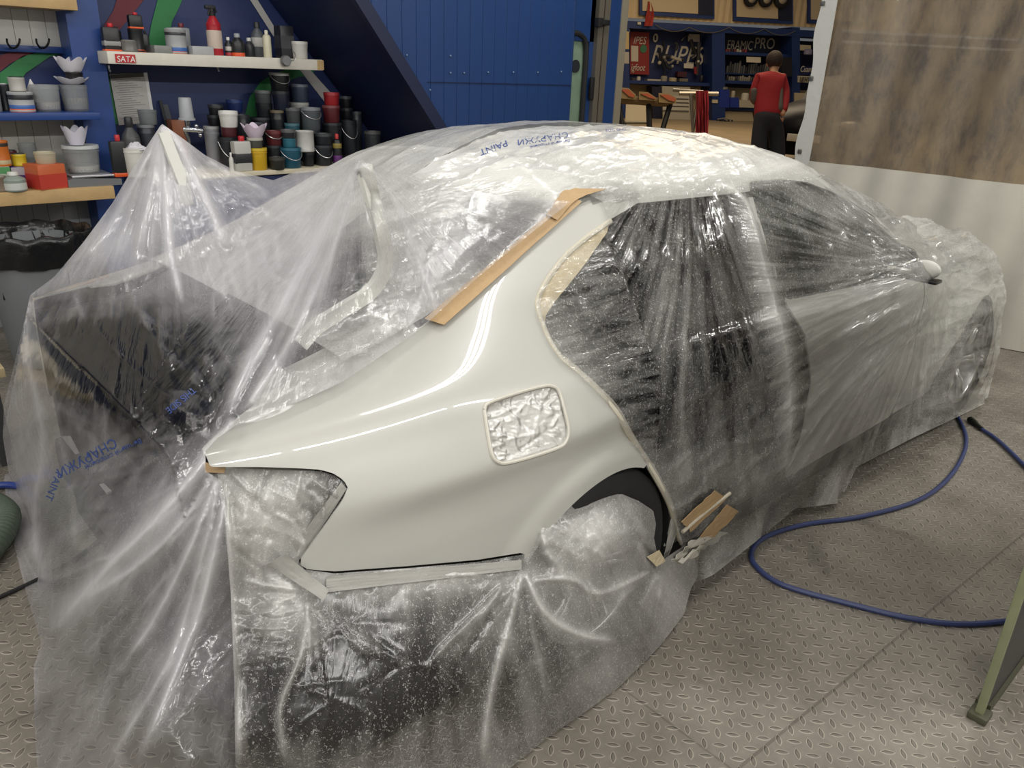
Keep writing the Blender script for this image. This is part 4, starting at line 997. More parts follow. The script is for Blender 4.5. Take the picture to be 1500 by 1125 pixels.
# ---- benches and shelves on the left wall
BZ = .90; MZ = .942
t = thing('workbench', 'wooden workbench top holding the scale, tins and plastic tub', 'workbench', (-.6, 3.3, 0))
xe = on_y(168, 280, 3.07)[0]
mb = MB(); mb.box((-2.0, 3.07, BZ-.075), (xe, WY-.02, BZ), bev=.006); mb.build('worktop', WOOD, t)
mb = MB(); mb.box((-1.6, 3.3, 0), (-1.5, WY-.03, BZ-.075)); mb.build('support', GREYRIB_SHADE, t, smooth=False)
t = thing('workbench', 'blue workbench with pale worktop holding the stacked paint buckets', 'workbench', (1.1, 3.3, 0))
mb = MB(); mb.box((.27, 3.05, MZ-.03), (2.12, WY, MZ), bev=.004); mb.build('worktop', mat('#cfc6ae', rough=.6, var=.1, vscale=8), t)
mb = MB(); mb.box((.27, 3.09, 0), (2.1, WY, MZ-.03)); mb.build('cabinet', BLUEW, t, smooth=False)
t = thing('wall_shelf', 'long white wrapped wall shelf with red label, above the paint bucket stacks', 'shelf', (.8, 3.4, 1.6))
SX0, SX1 = on_y(158, 88, 3.2)[0], on_y(473, 90, 3.2)[0]; SZ1 = on_y(300, 80.5, 3.2)[2]; SZ0 = on_y(300, 98, 3.2)[2]
mb = MB(); mb.box((SX0, 3.2, SZ0), (SX1, WY, SZ1), bev=.006); mb.build('board', mat('#d6d2c6', rough=.6, var=.08, vscale=6), t)
mb = MB(); mb.box((SX1-.045, 3.196, SZ0+.004), (SX1+.004, WY, SZ1-.004)); mb.build('bare_end', WOOD, t, smooth=False)
a = pxrect(169, 79.5, 198.5, 92, 3.197); mb = MB(); mb.box((a[0], 3.195, a[2]), (a[1], 3.2, a[3])); lb = mb.build('label_plate', mat('#b3262b', rough=.4), t, smooth=False)
def text(name, body, origin, right, up, size, m, parent, depth_=.002, sx=1.0, shear=0.0, align='LEFT'):
    """flat lettering standing on a real surface"""
    cu = bpy.data.curves.new(name, 'FONT'); cu.body = body; cu.size = size; cu.extrude = depth_; cu.align_x = align; cu.shear = shear; cu.offset = 0.0
    r = np.array(right, float); r /= np.linalg.norm(r); u = np.array(up, float); u = u-r*(u@r); u /= np.linalg.norm(u); n = np.cross(r, u)
    ob = bpy.data.objects.new(name, cu); COL.objects.link(ob)
    dg = bpy.context.evaluated_depsgraph_get(); dg.update(); me = bpy.data.meshes.new_from_object(ob.evaluated_get(dg)); bpy.data.objects.remove(ob)
    V = np.array([v.co[:] for v in me.vertices]); F = [tuple(p.vertices) for p in me.polygons]
    V3 = np.array(origin)+V[:, :1]*sx*r+V[:, 1:2]*u+V[:, 2:]*n
    return mesh(name, V3, F, m, parent, smooth=False)
WHITEP = mat('#e9e6e0', rough=.5)
text('lettering', 'SATA', on_y(171.5, 90.4, 3.193), (1, 0, 0), (0, 0, 1), .047, WHITEP, lb, .001, .92, .12)
for x, y in ((160, 101), (319, 101)):
    p = on_y(x, y, 3.25); mb = MB(); mb.tube([p+[0, 0, .02], p, p+[.0, -.015, -.012]], .006, 6); mb.build('hook', mat('#8a8f96', rough=.3, metal=.8), t)
t = thing('wall_shelf', 'short blue wall shelf holding clear tubs and cans above the wooden bench', 'shelf', (-.4, 3.4, 1.3))
BS1 = on_y(100, 165, 3.2)[2]; BS0 = on_y(100, 176, 3.2)[2]; BX1 = on_y(147, 166, 3.2)[0]
mb = MB(); mb.box((-2.0, 3.2, BS0), (BX1, WY-.02, BS1), bev=.004); mb.build('board', BLUEC, t)
mb = MB(); a = pxrect(-60, -14, 112, 9.5, 3.3); mb.box((-2., 3.3, a[2]), (a[1], WY-.02, a[3]), bev=.006)
tag(mb.build('wall_shelf', WOOD, None), 'wooden shelf edge at the top left corner above the hook rail', 'shelf')
t = thing('hook_rail', 'blue wall rail with black double hooks over white ribbed boards', 'hook rail', (-.3, 3.55, 1.75))
mb = MB(); a = pxrect(-60, 66, 110, 76, 3.55); mb.box((-2., 3.55, a[2]), (a[1], WY-.013, a[3]), bev=.003); mb.build('rail', BLUEC, t)
for hx in ((10, 29), (53, 72), (-25, -8)):
    L = [on_y(hx[0], 57, 3.50), on_y(hx[0]+1, 63, 3.49), on_y(hx[0]+5, 69, 3.51), on_y((hx[0]+hx[1])/2, 70.5, 3.53), on_y(hx[1]-5, 69, 3.51), on_y(hx[1]-1, 63, 3.49), on_y(hx[1], 57, 3.50)]
    MB().tube(spline(L, 5), .006, 6).build('double_hook', BLACK, t)

# ================================================================ POTS, CANS AND BOTTLES
TOPS = {}
def vessel(kind, label, cat, box, Y, on, col, name=None, group=None, lid=None, handle=None, band=None, top=None, alpha=1.0, key=None, taper=.88, rim=True, level=None, lcol=None, rot=0.0, depth_=None):
    """box: left, top, right, bottom as seen; Y: plane it stands in; on: height or key of what carries it"""
    x0, y0, x1, y1 = box; xc = (x0+x1)/2
    if isinstance(on, str): z0, Yk = TOPS[on]; Y = Yk if Y is None else Y
    else: z0 = on
    P = on_y(xc, y1, Y); dp = depth(P); D = (x1-x0)*dp/FPX; z1 = on_y(xc, y0, Y)[2]; H = max(z1-z0, .02); r = D/2
    c = (P[0], Y, z0); nm = name or kind
    t = thing(nm, label, cat, c, group, rot)
    if key: TOPS[key] = (z0+H, Y)
    m = mat(col, rough=.35, alpha=alpha) if alpha < 1 else mat(col, rough=.38, var=.06, vscale=20)
    lm = mat(lid, rough=.4) if lid else m
    if kind == 'bucket':
        b = taper*r; mb = MB(); hb = H-(.012 if lid else 0)
        prof = [(0, .002), (b*.94, .0), (b, .006), (r*.955, hb*.84), (r, hb*.84), (r, hb*.88), (r*.965, hb*.89), (r*.975, hb), (r*.93, hb), (r*.915, hb*.86), (b*.93, .012), (0, .012)]
        mb.lathe(prof, n=28, cap=False); mb.build('body', m, t, world=False)
        if level:
            mb = MB(); mb.lathe([(0, .013), (b*.925, .013), (r*.91*(1-.08*(1-level)), hb*level), (0, hb*level)], n=24, cap=False); mb.build('paint_fill', mat(lcol or col, rough=.4), t, world=False)
        if lid:
            mb = MB(); mb.lathe([(0, H-.006), (r*.86, H-.006), (r*.88, H), (r*1.0, H), (r*1.01, H-.018), (r*.97, H-.018)], n=28, cap=False); mb.build('lid', lm, t, world=False)
    elif kind == 'can':
        mb = MB(); mb.lathe([(r*.96, 0), (r, .004), (r, .010), (r*.975, .013), (r*.975, H-.013), (r, H-.010), (r, H-.003), (r*.95, H), (r*.86, H-.004), (r*.84, H-.008), (0, H-.008)], n=28, cap=False); mb.build('body', m, t, world=False)
        if band:
            for bc, b0, b1 in band:
                mb = MB(); mb.lathe([(r*.978, H*b0), (r*.985, H*b0+.001), (r*.985, H*b1-.001), (r*.978, H*b1)], n=28, cap=False); mb.build('label_band', mat(bc, rough=.4), t, world=False)
        if lid:
            mb = MB(); mb.lathe([(0, H+.004), (r*.80, H+.004), (r*.84, H-.003), (0, H-.006)], n=24, cap=False); mb.build('lid', lm, t, world=False)
    elif kind == 'thinner_can':       # oblong can with a screw cap
        w_ = r; dpt = r*.6; hb = H*.86; mb = MB(); mb.box((-w_, -dpt, 0), (w_, dpt, hb), bev=.012); mb.build('body', m, t, world=False)
        if band:
            for bc, b0, b1 in band:
                mb = MB(); mb.box((-w_-.0015, -dpt-.0015, hb*b0+.0), (w_+.0015, dpt+.0015, hb*b1), bev=.01); mb.build('label_band', mat(bc, rough=.4), t, world=False)
        mb = MB(); mb.lathe([(r*.30, hb-.002), (r*.34, hb+.004), (r*.34, H-.004), (r*.30, H), (0, H)], (w_*.15, 0, 0), 16, cap=False); mb.build('cap', mat(top or '#c22830', rough=.4), t, world=False)
    elif kind == 'bottle':
        mb = MB(); mb.lathe([(0, 0), (r*.92, 0), (r, .006), (r, H*.60), (r*.9, H*.68), (r*.42, H*.80), (r*.36, H*.86)], n=24, cap=False); mb.build('body', m, t, world=False)
        if band:
            for bc, b0, b1 in band:
                mb = MB(); mb.lathe([(r*1.0, H*b0), (r*1.012, H*b0+.001), (r*1.012, H*b1-.001), (r, H*b1)], n=24, cap=False); mb.build('label_band', mat(bc, rough=.5), t, world=False)
        mb = MB(); mb.lathe([(r*.42, H*.82), (r*.46, H*.83), (r*.44, H*.98), (r*.38, H), (0, H)], n=16, cap=False); mb.build('cap', mat(top or '#222222', rough=.4), t, world=False)
    elif kind == 'aerosol_can':
        mb = MB(); mb.lathe([(0, 0), (r*.94, 0), (r, .005), (r, H*.74), (r*.82, H*.81), (r*.5, H*.84)], n=24, cap=False); mb.build('body', m, t, world=False)
        if band:
            for bc, b0, b1 in band:
                mb = MB(); mb.lathe([(r, H*b0), (r*1.012, H*b0+.001), (r*1.012, H*b1-.001), (r, H*b1)], n=24, cap=False); mb.build('label_band', mat(bc, rough=.5), t, world=False)
        mb = MB(); mb.lathe([(r*.42, H*.83), (r*.42, H*.97), (r*.3, H), (0, H)], n=16, cap=False); mb.build('cap', mat(top or '#c22830', rough=.4), t, world=False)
    elif kind == 'box':
        dd = depth_ or r; mb = MB(); mb.box((-r, -dd, 0), (r, dd, H), bev=.004); mb.build('carton', m, t, world=False)
        if band:
            for bc, b0, b1 in band:
                mb = MB(); mb.box((-r-.001, -dd-.001, H*b0), (r+.001, dd+.001, H*b1)); mb.build('label_band', mat(bc, rough=.5), t, world=False, smooth=False)
    if handle:
        hb = H*.86; pts = []
        for k in range(13):
            a = math.pi*k/12; sw = handle if isinstance(handle, float) else .55
            pts.append((r*1.02*math.cos(a), -r*1.02*math.sin(a)*.98, hb-math.sin(a)*H*sw))
        MB().tube(pts, .003, 5).build('wire_handle', mat('#b4b4b4', rough=.3, metal=.7), t, world=False)
    return t
G5 = 'paint buckets piled on the blue workbench'
def c5(a, b, c, d): return (300+a/5.77, 90+b/5.77, 300+c/5.77, 90+d/5.77)
B = 'bucket'
D1, D2, D3 = '#191b20', '#23262b', '#2e3136'
Pile = [  # kind,label,box,Y,on,col,opts
 (B,'black covered bucket, base of the stack carrying the white tub at the pile left end',c5(125,635,290,800),3.22,MZ,D2,dict(handle=.5,key='a1')),
 (B,'dark red tub squeezed between a black bucket and a white tub',c5(143,555,278,640),3.22,'a1','#4d2226',dict(key='a2',taper=.95)),
 (B,'bright white plastic tub topping the left stack of the pile',c5(130,418,285,555),3.22,'a2','#d9d8d4',dict(lid='#e4e3df')),
 (B,'milky translucent tub with pale lid at the far left of the pile',c5(10,545,140,760),3.34,MZ,'#8f9096',dict(lid='#a9aaac',key='b1')),
 (B,'black lidded tub standing on the milky tub at the far left',c5(30,450,140,545),3.34,'b1',D1,dict(lid=D3,key='b2')),
 (B,'small black tub highest in the far left stack',c5(35,365,160,450),3.34,'b2',D1,dict(lid=D3)),
 (B,'dark bucket hidden behind, carrying the small blue lidded tub',c5(185,430,330,760),3.48,MZ,D2,dict(key='c1')),
 (B,'small navy blue tub with blue lid beside the green painted arc',c5(190,325,325,430),3.48,'c1','#1d2f63',dict(lid='#2b3f78')),
 (B,'wide dark bucket with lid left of the green painted arc',c5(270,450,400,760),3.36,MZ,D2,dict(lid=D3)),
 (B,'tall dark bucket at the back carrying the smoky clear tubs',c5(410,470,580,760),3.48,MZ,D1,dict(lid=D3,key='d1')),
 (B,'dark tub second from top of the stack in front of the green arc',c5(435,352,578,470),3.48,'d1',D2,dict(key='d2')),
 (B,'smoky clear lidded tub topping the stack in front of the green arc',c5(428,245,570,370),3.48,'d2','#4b5354',dict(lid='#6d7473')),
 (B,'black bucket with tan paint dried on its lid, centre of the pile',c5(578,410,692,760),3.40,MZ,D1,dict(lid='#6e6350',key='e1')),
 (B,'navy black bucket in the middle of the tallest stack',c5(580,250,722,412),3.40,'e1','#1b2233',dict(lid=D3,key='e2')),
 (B,'black bucket with wire handle and pale rim at the very top of the pile',c5(556,95,720,260),3.40,'e2','#17191d',dict(handle=.45,lid='#a9a9a6')),
 (B,'dark bucket under the white lid behind the tallest stack',c5(735,400,870,760),3.50,MZ,D2,dict(key='f1')),
 (B,'white lidded tub under the blue grey bucket',c5(718,345,880,402),3.50,'f1','#a7a7a4',dict(lid='#b8b8b4',key='f2',taper=.97)),
 (B,'blue grey bucket high on the pile beside the white painted stripe',c5(735,193,878,350),3.50,'f2','#3d475a',dict(lid='#717a88')),
 (B,'teal lidded bucket low behind the clear bucket',c5(690,520,815,760),3.34,MZ,'#275260',dict(lid='#49707a',key='g1')),
 (B,'grey clear tub with a rim standing on the teal lidded bucket',c5(690,393,812,522),3.34,'g1','#45474a',dict(lid='#5d5f60')),
 (B,'dark bucket under the large smoky clear bucket',c5(825,580,980,760),3.30,MZ,D1,dict(lid=D3,key='h1')),
 (B,'large smoky clear bucket with wire handle in the middle of the pile',c5(820,390,985,582),3.30,'h1','#4e5458',dict(handle=.35,lid='#7b8184')),
 (B,'black lidded tub carrying the two red tubs',c5(1000,515,1165,760),3.36,MZ,D1,dict(lid=D3,key='i1')),
 (B,'dark red translucent tub below the bright red tub',c5(1000,370,1146,522),3.36,'i1','#5d2429',dict(lid='#7c4548',key='i2')),
 (B,'bright red tub topping the stack at the right of the pile',c5(1008,262,1140,375),3.36,'i2','#a3262c',dict(lid='#b2383c')),
 (B,'dark bucket behind the red tubs carrying two small black tubs',c5(1140,490,1260,760),3.50,MZ,D2,dict(key='j1')),
 (B,'black tub below the topmost black tub right of the red stack',c5(1145,392,1252,490),3.50,'j1',D1,dict(lid=D3,key='j2')),
 (B,'small black lidded tub right of the bright red tub',c5(1140,295,1242,397),3.50,'j2',D1,dict(lid='#474b50')),
 (B,'grey lidded tub at the right end of the pile near the stairs',c5(1250,425,1336,740),3.50,MZ,'#33373d',dict(lid='#4c5056')),
 (B,'black bucket with pale wire handle below the grey lidded tub',c5(1152,498,1292,740),3.38,MZ,D2,dict(handle=.3)),
 (B,'low black lidded tub at the far right end of the workbench',c5(1350,590,1490,740),3.30,MZ,D3,dict(lid='#555555')),
 (B,'dark wide tub left of the dark red tub, behind the paper strainer',c5(400,520,540,760),3.28,MZ,D2,dict(lid=D3)),
 (B,'dark lidded bucket carrying the dark red tub right of the paper strainer',c5(520,705,655,830),3.18,MZ,D1,dict(lid=D3,key='k1')),
 (B,'dark red tub right of the paper strainer',c5(520,585,656,712),3.18,'k1','#5a2428',dict(handle=.4,key='k2',lid='#6d3034')),
 (B,'teal bucket with wire handle at the front of the workbench',c5(645,725,822,890),3.13,MZ,'#1f5266',dict(handle=.45,lid='#2c6278',key='l1')),
 (B,'small teal tub standing on the teal bucket',c5(660,648,772,728),3.13,'l1','#2f6a7c',dict(key='l2',taper=.95)),
 (B,'dark smoky tub on top of the teal tubs',c5(645,575,770,652),3.13,'l2','#2a2d31',dict(lid='#5a5c5e')),
 (B,'black tub under the silvery white bucket',c5(828,758,930,880),3.16,MZ,D1,dict(lid=D3,key='m1')),
 ('can','shiny silvery white paint bucket right of the teal bucket',c5(768,585,928,758),3.16,'m1','#bdbcb8',dict(rim=True)),
 (B,'black bucket with wire handle right of the silvery bucket',c5(932,705,1082,860),3.16,MZ,D2,dict(handle=.45,lid=D3,key='n1')),
 (B,'flat black lidded tub on the bucket right of the silvery one',c5(932,608,1080,708),3.16,'n1',D2,dict(lid='#3c3f42')),
 (B,'bright yellow plastic bucket at the front edge of the workbench',c5(385,728,535,915),3.11,MZ,'#c9a227',dict(lid='#d2b235',key='o1')),
 (B,'smoky glass jar with pale lid standing on the yellow bucket',c5(362,640,492,732),3.11,'o1','#4f504a',dict(lid='#b5b2a8',key='o2')),
 (B,'small dark jar right of the yellow bucket',c5(548,808,682,905),3.08,MZ,'#2b2c28',dict(lid='#3a3a36')),
]
for k, lab, bx, Y, on, col, op in Pile:
    vessel(k, lab, 'bucket' if k == B else 'paint can', bx, Y, on, col, name='paint_bucket' if k == B else 'paint_can', group=G5, **op)
vessel('thinner_can', 'white thinner can with red cap left of the yellow bucket', 'can', c5(243,630,390,870), 3.10, MZ, '#b9b8b3', name='thinner_can', band=[('#2a2b2e', .25, .62)], top='#c0242c')
vessel('bottle', 'small white bottle left of the white thinner can', 'bottle', c5(208,770,248,880), 3.10, MZ, '#d6d4cf', name='small_bottle', top='#e8e6e2')
vessel('aerosol_can', 'slim aerosol can with yellow and purple bands and red cap', 'spray can', c5(1085,610,1160,800), 3.12, MZ, '#17181b', name='aerosol_can', band=[('#8a7a3c', .55, .70), ('#5b2a68', .1, .32)], top='#b33030')
def strainer(label, box, Y, z0, tilt=0, col='#dcd3dc'):
    """paper paint strainer opened to a star"""
    x0, y0, x1, y1 = box; P = on_y((x0+x1)/2, y1, Y); dp = depth(P); r = (x1-x0)*dp/FPX/2; H = on_y((x0+x1)/2, y0, Y)[2]-z0
    V = []; n = 48; rows = 8
    for i in range(rows+1):
        t = i/rows
        for k in range(n):
            a = 2*math.pi*k/n+.3; st = 1+.12*t*math.cos(5*a); zz = t*H*.84+.16*H*t**2*math.cos(5*a)
            V.append((r*(.45+.43*t**.8)*st*math.cos(a), r*(.45+.43*t**.8)*st*math.sin(a), zz))
    F = [(i*n+k, i*n+(k+1) % n, (i+1)*n+(k+1) % n, (i+1)*n+k) for i in range(rows) for k in range(n)]; F.append(tuple(range(n))[::-1])
    o = mesh('paper_strainer', np.array(V)+[P[0], Y, z0], F, mat(col, rough=.7), None); solid(o, .001, 1)
    return tag(o, label, 'paper strainer', 'paper paint strainers')
strainer('lilac white paper strainer opened like a star on the smoky jar by the yellow bucket', c5(315,520,540,660), 3.11, TOPS['o2'][0], col='#d6c8d8')
# flat black lids at the right end
mb = MB()
a = pxrect(*c5(1185,690,1340,715), 3.14)
for k, (dx, lab) in enumerate(((0, 'black bucket lid lying flat in front of the rightmost buckets'), (.03, 'black bucket lid stacked on another lid beside the aerosol can'))):
    xx = (a[0]+a[1])/2+dx; mb = MB(); mb.lathe([(0, .004), (.085, .004), (.095, .0), (.1, .0), (.1, .018), (.09, .022), (0, .020)], (xx, 3.22, MZ+.0225*k), 28, cap=False)
    tag(mb.build('bucket_lid', mat('#26282b', rough=.4), None), lab, 'lid', 'black bucket lids')
# ---- left part of the middle bay
def q2(a, b, c, d): return (140+a/3.571, b/3.571, 140+c/3.571, d/3.571)
vessel('thinner_can', 'black can with red cap and orange foot at the left end of the middle workbench', 'can', q2(92,705,168,880), 3.14, MZ, '#202124', name='hardener_can', band=[('#d9572a', .0, .14)], top='#c0353a')
vessel(B, 'white bucket with teal printed band behind the film tent peak', 'bucket', q2(158,772,262,880), 3.12, MZ, '#d9d7d0', name='plastic_bucket', band=None, key='wb')
p = on_y(*[(q2(158,772,262,880)[0]+q2(158,772,262,880)[2])/2, q2(0,770,0,0)[1]], 3.12)
mb = MB(); V = []
rg = np.random.default_rng(2); n = 20
for i in range(7):
    for k in range(n):
        a = 2*math.pi*k/n; rr = .055*(1.05-.12*i)*(1+.18*rg.normal()*.4); V.append((p[0]+rr*1.15*math.cos(a), 3.12+rr*math.sin(a), TOPS['wb'][0]-.012+.007*i+.004*rg.normal()))
F = [(i*n+k, i*n+(k+1) % n, (i+1)*n+(k+1) % n, (i+1)*n+k) for i in range(6) for k in range(n)]; F += [tuple(range(6*n, 7*n)), tuple(range(n))[::-1]]
tag(mesh('paper_wad', V, F, mat('#cfcdd4', rough=.8), None, smooth=False), 'crumpled white paper stuffed in the white bucket behind the tent peak', 'paper')
t = vessel('bottle', 'grey pump sprayer bottle with pale lower half by the clipped paper sheet', 'sprayer', q2(150,612,240,800), 3.30, MZ, '#4b4c4e', name='pump_sprayer', band=[('#b9b7ae', .05, .36)], top='#2c2d30')
vessel(B, 'dark tub with a red mark below the clear cup, behind the tent peak', 'tub', q2(240,650,325,820), 3.36, MZ, '#33363e', name='mixing_tub', lid='#75787c', key='mt')
vessel(B, 'clear mixing cup standing on the dark tub by the paper sheet', 'cup', q2(230,575,326,652), 3.36, 'mt', '#7f8488', name='mixing_cup', alpha=.6)
for k, (bx, lab) in enumerate(((q2(363,528,378,640), 'thin dark measuring stick leaning left of the spray gun'), (q2(382,550,408,640), 'wider dark measuring stick leaning on the wall left of the spray gun'))):
    a = pxrect(*bx, 3.5); mb = MB(); mb.prism([(a[0], 3.42, MZ), (a[1], 3.42, MZ), (a[1], 3.585, a[3]), (a[0], 3.585, a[3])], (0, .006, 0)); tag(mb.build('measuring_stick', mat('#4a4e55' if k else '#25282e', rough=.5), None, smooth=False), lab, 'stick', 'measuring sticks against the wall')
vessel('box', 'small rust brown carton behind the spray gun', 'box', q2(405,625,480,800), 3.48, MZ, '#8a4f30', name='carton')
# spray gun with its cup
a = pxrect(*q2(420,510,535,740), 3.24); g = thing('spray_gun', 'chrome spray gun hung with an upturned clear cup beside the tent peak', 'spray gun', ((a[0]+a[1])/2, 3.24, MZ))
cx_ = (a[0]+a[1])/2; zt = a[3]; zc = on_y(470, 0, 3.24)[2]*0+pxrect(*q2(420,510,535,628), 3.24)[2]
r_ = (a[1]-a[0])/2*.74
mb = MB(); mb.lathe([(r_*1.0, zc), (r_*1.0, zc+.012), (r_*.86, zc+.014), (r_*.74, zt-.006), (r_*.7, zt), (0, zt)], (cx_, 3.24, 0), 24, cap=False); mb.build('cup', mat('#b8bcc0', rough=.3, alpha=.75), g)
mb = MB(); mb.lathe([(.012, zc-.05), (.016, zc-.03), (.02, zc)], (cx_+.0, 3.24, 0), 14); mb.tube([(cx_-.03, 3.24, zc-.055), (cx_+.05, 3.20, zc-.06)], .016, 12); mb.tube([(cx_+.045, 3.2, zc-.06), (cx_+.075, 3.19, zc-.062)], [.02, .012], 12); mb.tube([(cx_-.02, 3.24, zc-.06), (cx_-.0, 3.25, zc-.12), (cx_-.0, 3.25, MZ+.0)], .013, 10); mb.ball((cx_+.04, 3.2, zc-.035), .014, 10, 8); mb.ball((cx_+.06, 3.2, zc-.09), .014, 10, 8); mb.build('gun_body', mat('#b9bcc2', rough=.2, metal=.9), g)
# sheet of paper in a plastic sleeve on the wall
t = thing('notice_sheet', 'printed paper sheet in a clear sleeve clipped to the blue wall', 'paper', on_y(195, 180, WY-.002))
pts = [on_y(x, y, WY-.004) for x, y in c2([(72,388),(270,380),(312,640),(122,655)])]
MB().prism(pts, (0, .003, 0)).build('paper', mat('#c9c6c4', rough=.25, var=.05, vscale=20), t, smooth=False)
mb = MB()
for i in range(20):
    ty = .10+.043*i; le = .08+.05*(i % 3); ri = .80-.11*((i*7) % 4)
    A = [pts[0]*(1-ty)+pts[3]*ty, pts[1]*(1-ty)+pts[2]*ty]; A2 = [pts[0]*(1-ty-.012)+pts[3]*(ty+.012), pts[1]*(1-ty-.012)+pts[2]*(ty+.012)]
    mb.add([A[0]*(1-le)+A[1]*le+[0, -.001, 0], A[0]*(1-ri)+A[1]*ri+[0, -.001, 0], A2[0]*(1-ri)+A2[1]*ri+[0, -.001, 0], A2[0]*(1-le)+A2[1]*le+[0, -.001, 0]], [(0, 1, 2, 3)])
mb.build('printed_lines', mat('#8d8a8c', rough=.5), t, smooth=False)
mb = MB(); pts2 = [on_y(x, y, WY-.012) for x, y in c2([(78,392),(250,380),(252,402),(80,412)])]; mb.prism(pts2, (0, .01, 0)); mb.build('clip_bar', mat('#4a463f', rough=.5), t, smooth=False)
pts3 = [on_y(x, y, WY-.005) for x, y in c2([(254,380),(270,380),(312,640),(296,642)])]; MB().prism(pts3, (0, .002, 0)).build('punched_edge', mat('#e3e3e6', rough=.3), t, smooth=False)
# ---- things on the white shelf
SZ = SZ1
S = lambda *a, **k: vessel(*a, **k)
GS = 'cans and bottles on the white shelf'
S('thinner_can', 'black can with red cap and orange foot at the left end of the white shelf', 'can', q2(48,122,130,275), 3.32, SZ, '#1d1e21', name='thinner_can', group=GS, band=[('#dc5a2c', 0, .08), ('#8d8d8b', .2, .45)])
S('thinner_can', 'black can half hidden behind the leftmost can on the white shelf', 'can', q2(95,140,145,275), 3.46, SZ, '#26272a', name='thinner_can', group=GS, band=[('#dc5a2c', 0, .08)], top='#2b2b2e')
S('can', 'low grey tin between the black cans on the white shelf', 'tin', q2(140,213,220,275), 3.30, SZ, '#6d6c69', name='tin', group=GS, lid='#85837e')
S('can', 'black can with orange foot carrying a smaller can on the white shelf', 'can', q2(185,152,258,275), 3.34, SZ, '#1c1d20', name='paint_can', group=GS, band=[('#dc5a2c', 0, .12)], key='sc')
S('thinner_can', 'small black can with white diamonds and red cap atop another can', 'can', q2(176,66,245,152), None, 'sc', '#1a1b1e', name='thinner_can', group=GS, band=[('#dc5a2c', 0, .16)])
S('thinner_can', 'narrow black can right of the doubled can on the white shelf', 'can', q2(250,160,288,275), 3.44, SZ, '#202124', name='thinner_can', group=GS, band=[('#dc5a2c', 0, .1)], top='#202124')
S('can', 'large silver can with blue band and orange foot on the white shelf', 'can', q2(375,152,480,278), 3.32, SZ, '#9fa1a3', name='paint_can', group=GS, band=[('#e06a3a', 0, .10), ('#3b66a8', .10, .26), ('#3a3c40', .74, .86)], lid='#b2b2b0')
S('thinner_can', 'silver can with dull red cap behind the large silver can', 'can', q2(415,122,497,275), 3.47, SZ, '#8a8c90', name='thinner_can', group=GS, top='#6e2a33')
S('box', 'flat grey tray between the black cans and the silver can', 'tray', q2(285,238,375,276), 3.36, SZ, '#7c7d7c', name='tray', depth_=.09)
S('box', 'flat clear plastic tray left of the red spray bottle', 'tray', q2(487,242,598,278), 3.30, SZ, '#a6a7a8', name='tray', depth_=.07)
def spray_bottle():
    x0, y0, x1, y1 = q2(588,30,672,280); Y = 3.3; P = on_y((x0+x1)/2, y1, Y); dp = depth(P); r = (x1-x0)*dp/FPX/2*.9; z1 = on_y((x0+x1)/2, y0, Y)[2]; H = z1-SZ
    t = thing('spray_bottle', 'red trigger spray bottle with white label on the white shelf', 'spray bottle', (P[0], Y, SZ))
    MB().lathe([(0, 0), (r*.95, 0), (r, .008), (r, H*.45), (r*.92, H*.55), (r*.98, H*.62), (r*.5, H*.76), (r*.34, H*.80)], n=24, cap=False).build('body', mat('#a82430', rough=.3), t, world=False)
    MB().lathe([(r, H*.14), (r*1.012, H*.145), (r*1.012, H*.50), (r*.97, H*.505)], n=24, cap=False).build('label_band', mat('#c9b9ac', rough=.5), t, world=False)
    mb = MB(); mb.lathe([(r*.4, H*.79), (r*.42, H*.86), (r*.3, H*.88), (r*.28, H*.93)], n=16); mb.box((-r*.95, -.012, H*.92), (r*.55, .012, H), bev=.008); mb.tube([(-r*.25, 0, H*.93), (-r*.45, 0, H*.86), (-r*.55, 0, H*.80)], [.008, .007, .006], 8); mb.tube([(r*.4, 0, H*.93), (r*.62, 0, H*.87)], .008, 8)
    mb.build('trigger_head', BLACK, t, world=False)
spray_bottle()
S('bottle', 'small bottle with white cap and red foot right of the spray bottle', 'bottle', q2(680,194,718,280), 3.30, SZ, '#2a2b2f', name='small_bottle', group=GS, band=[('#a8323a', .02, .18), ('#b9b6b0', .28, .5)], top='#dedcd8')
S('bottle', 'dark bottle with clear cap and orange foot on the white shelf', 'bottle', q2(715,175,780,282), 3.27, SZ, '#242528', name='small_bottle', group=GS, band=[('#d8582c', .0, .16)], top='#9a9ea4')
S('bottle', 'dark squat bottle with white cap on the white shelf', 'bottle', q2(780,198,832,268), 3.40, SZ, '#303236', name='small_bottle', group=GS, top='#d6d6d4')
S('bottle', 'tall grey bottle with black neck and white label on the white shelf', 'bottle', q2(820,115,886,268), 3.40, SZ, '#54575c', name='polish_bottle', group=GS, band=[('#b7b7b2', .30, .56)], top='#2a2b2e')
S('aerosol_can', 'slim pale aerosol can beside the tall grey bottle', 'spray can', q2(880,158,922,286), 3.26, SZ, '#cdc7ae', name='aerosol_can', group=GS, top='#d9d4bf')
S('box', 'tall black carton near the right end of the white shelf', 'box', q2(955,136,1028,284), 3.36, SZ, '#24252a', name='carton', band=[('#3a3b40', .3, .7)])
S(B, 'small white bucket at the right end of the white shelf', 'bucket', q2(1028,217,1112,286), 3.30, SZ, '#c7c5bf', name='plastic_bucket', lid='#d2d0cb')
p = on_y(*q2(997,318,0,0)[:2], 3.17); gg = thing('dial_gauge', 'round grey dial hanging from a wire hook on the white shelf front', 'gauge', p)
MB().lathe([(0, -.012), (.030, -.012), (.034, -.006), (.034, .02), (0, .02)], (0, 0, 0), 28, axis='y', cap=False).build('dial', mat('#77787a', rough=.4, metal=.4), gg, world=False)
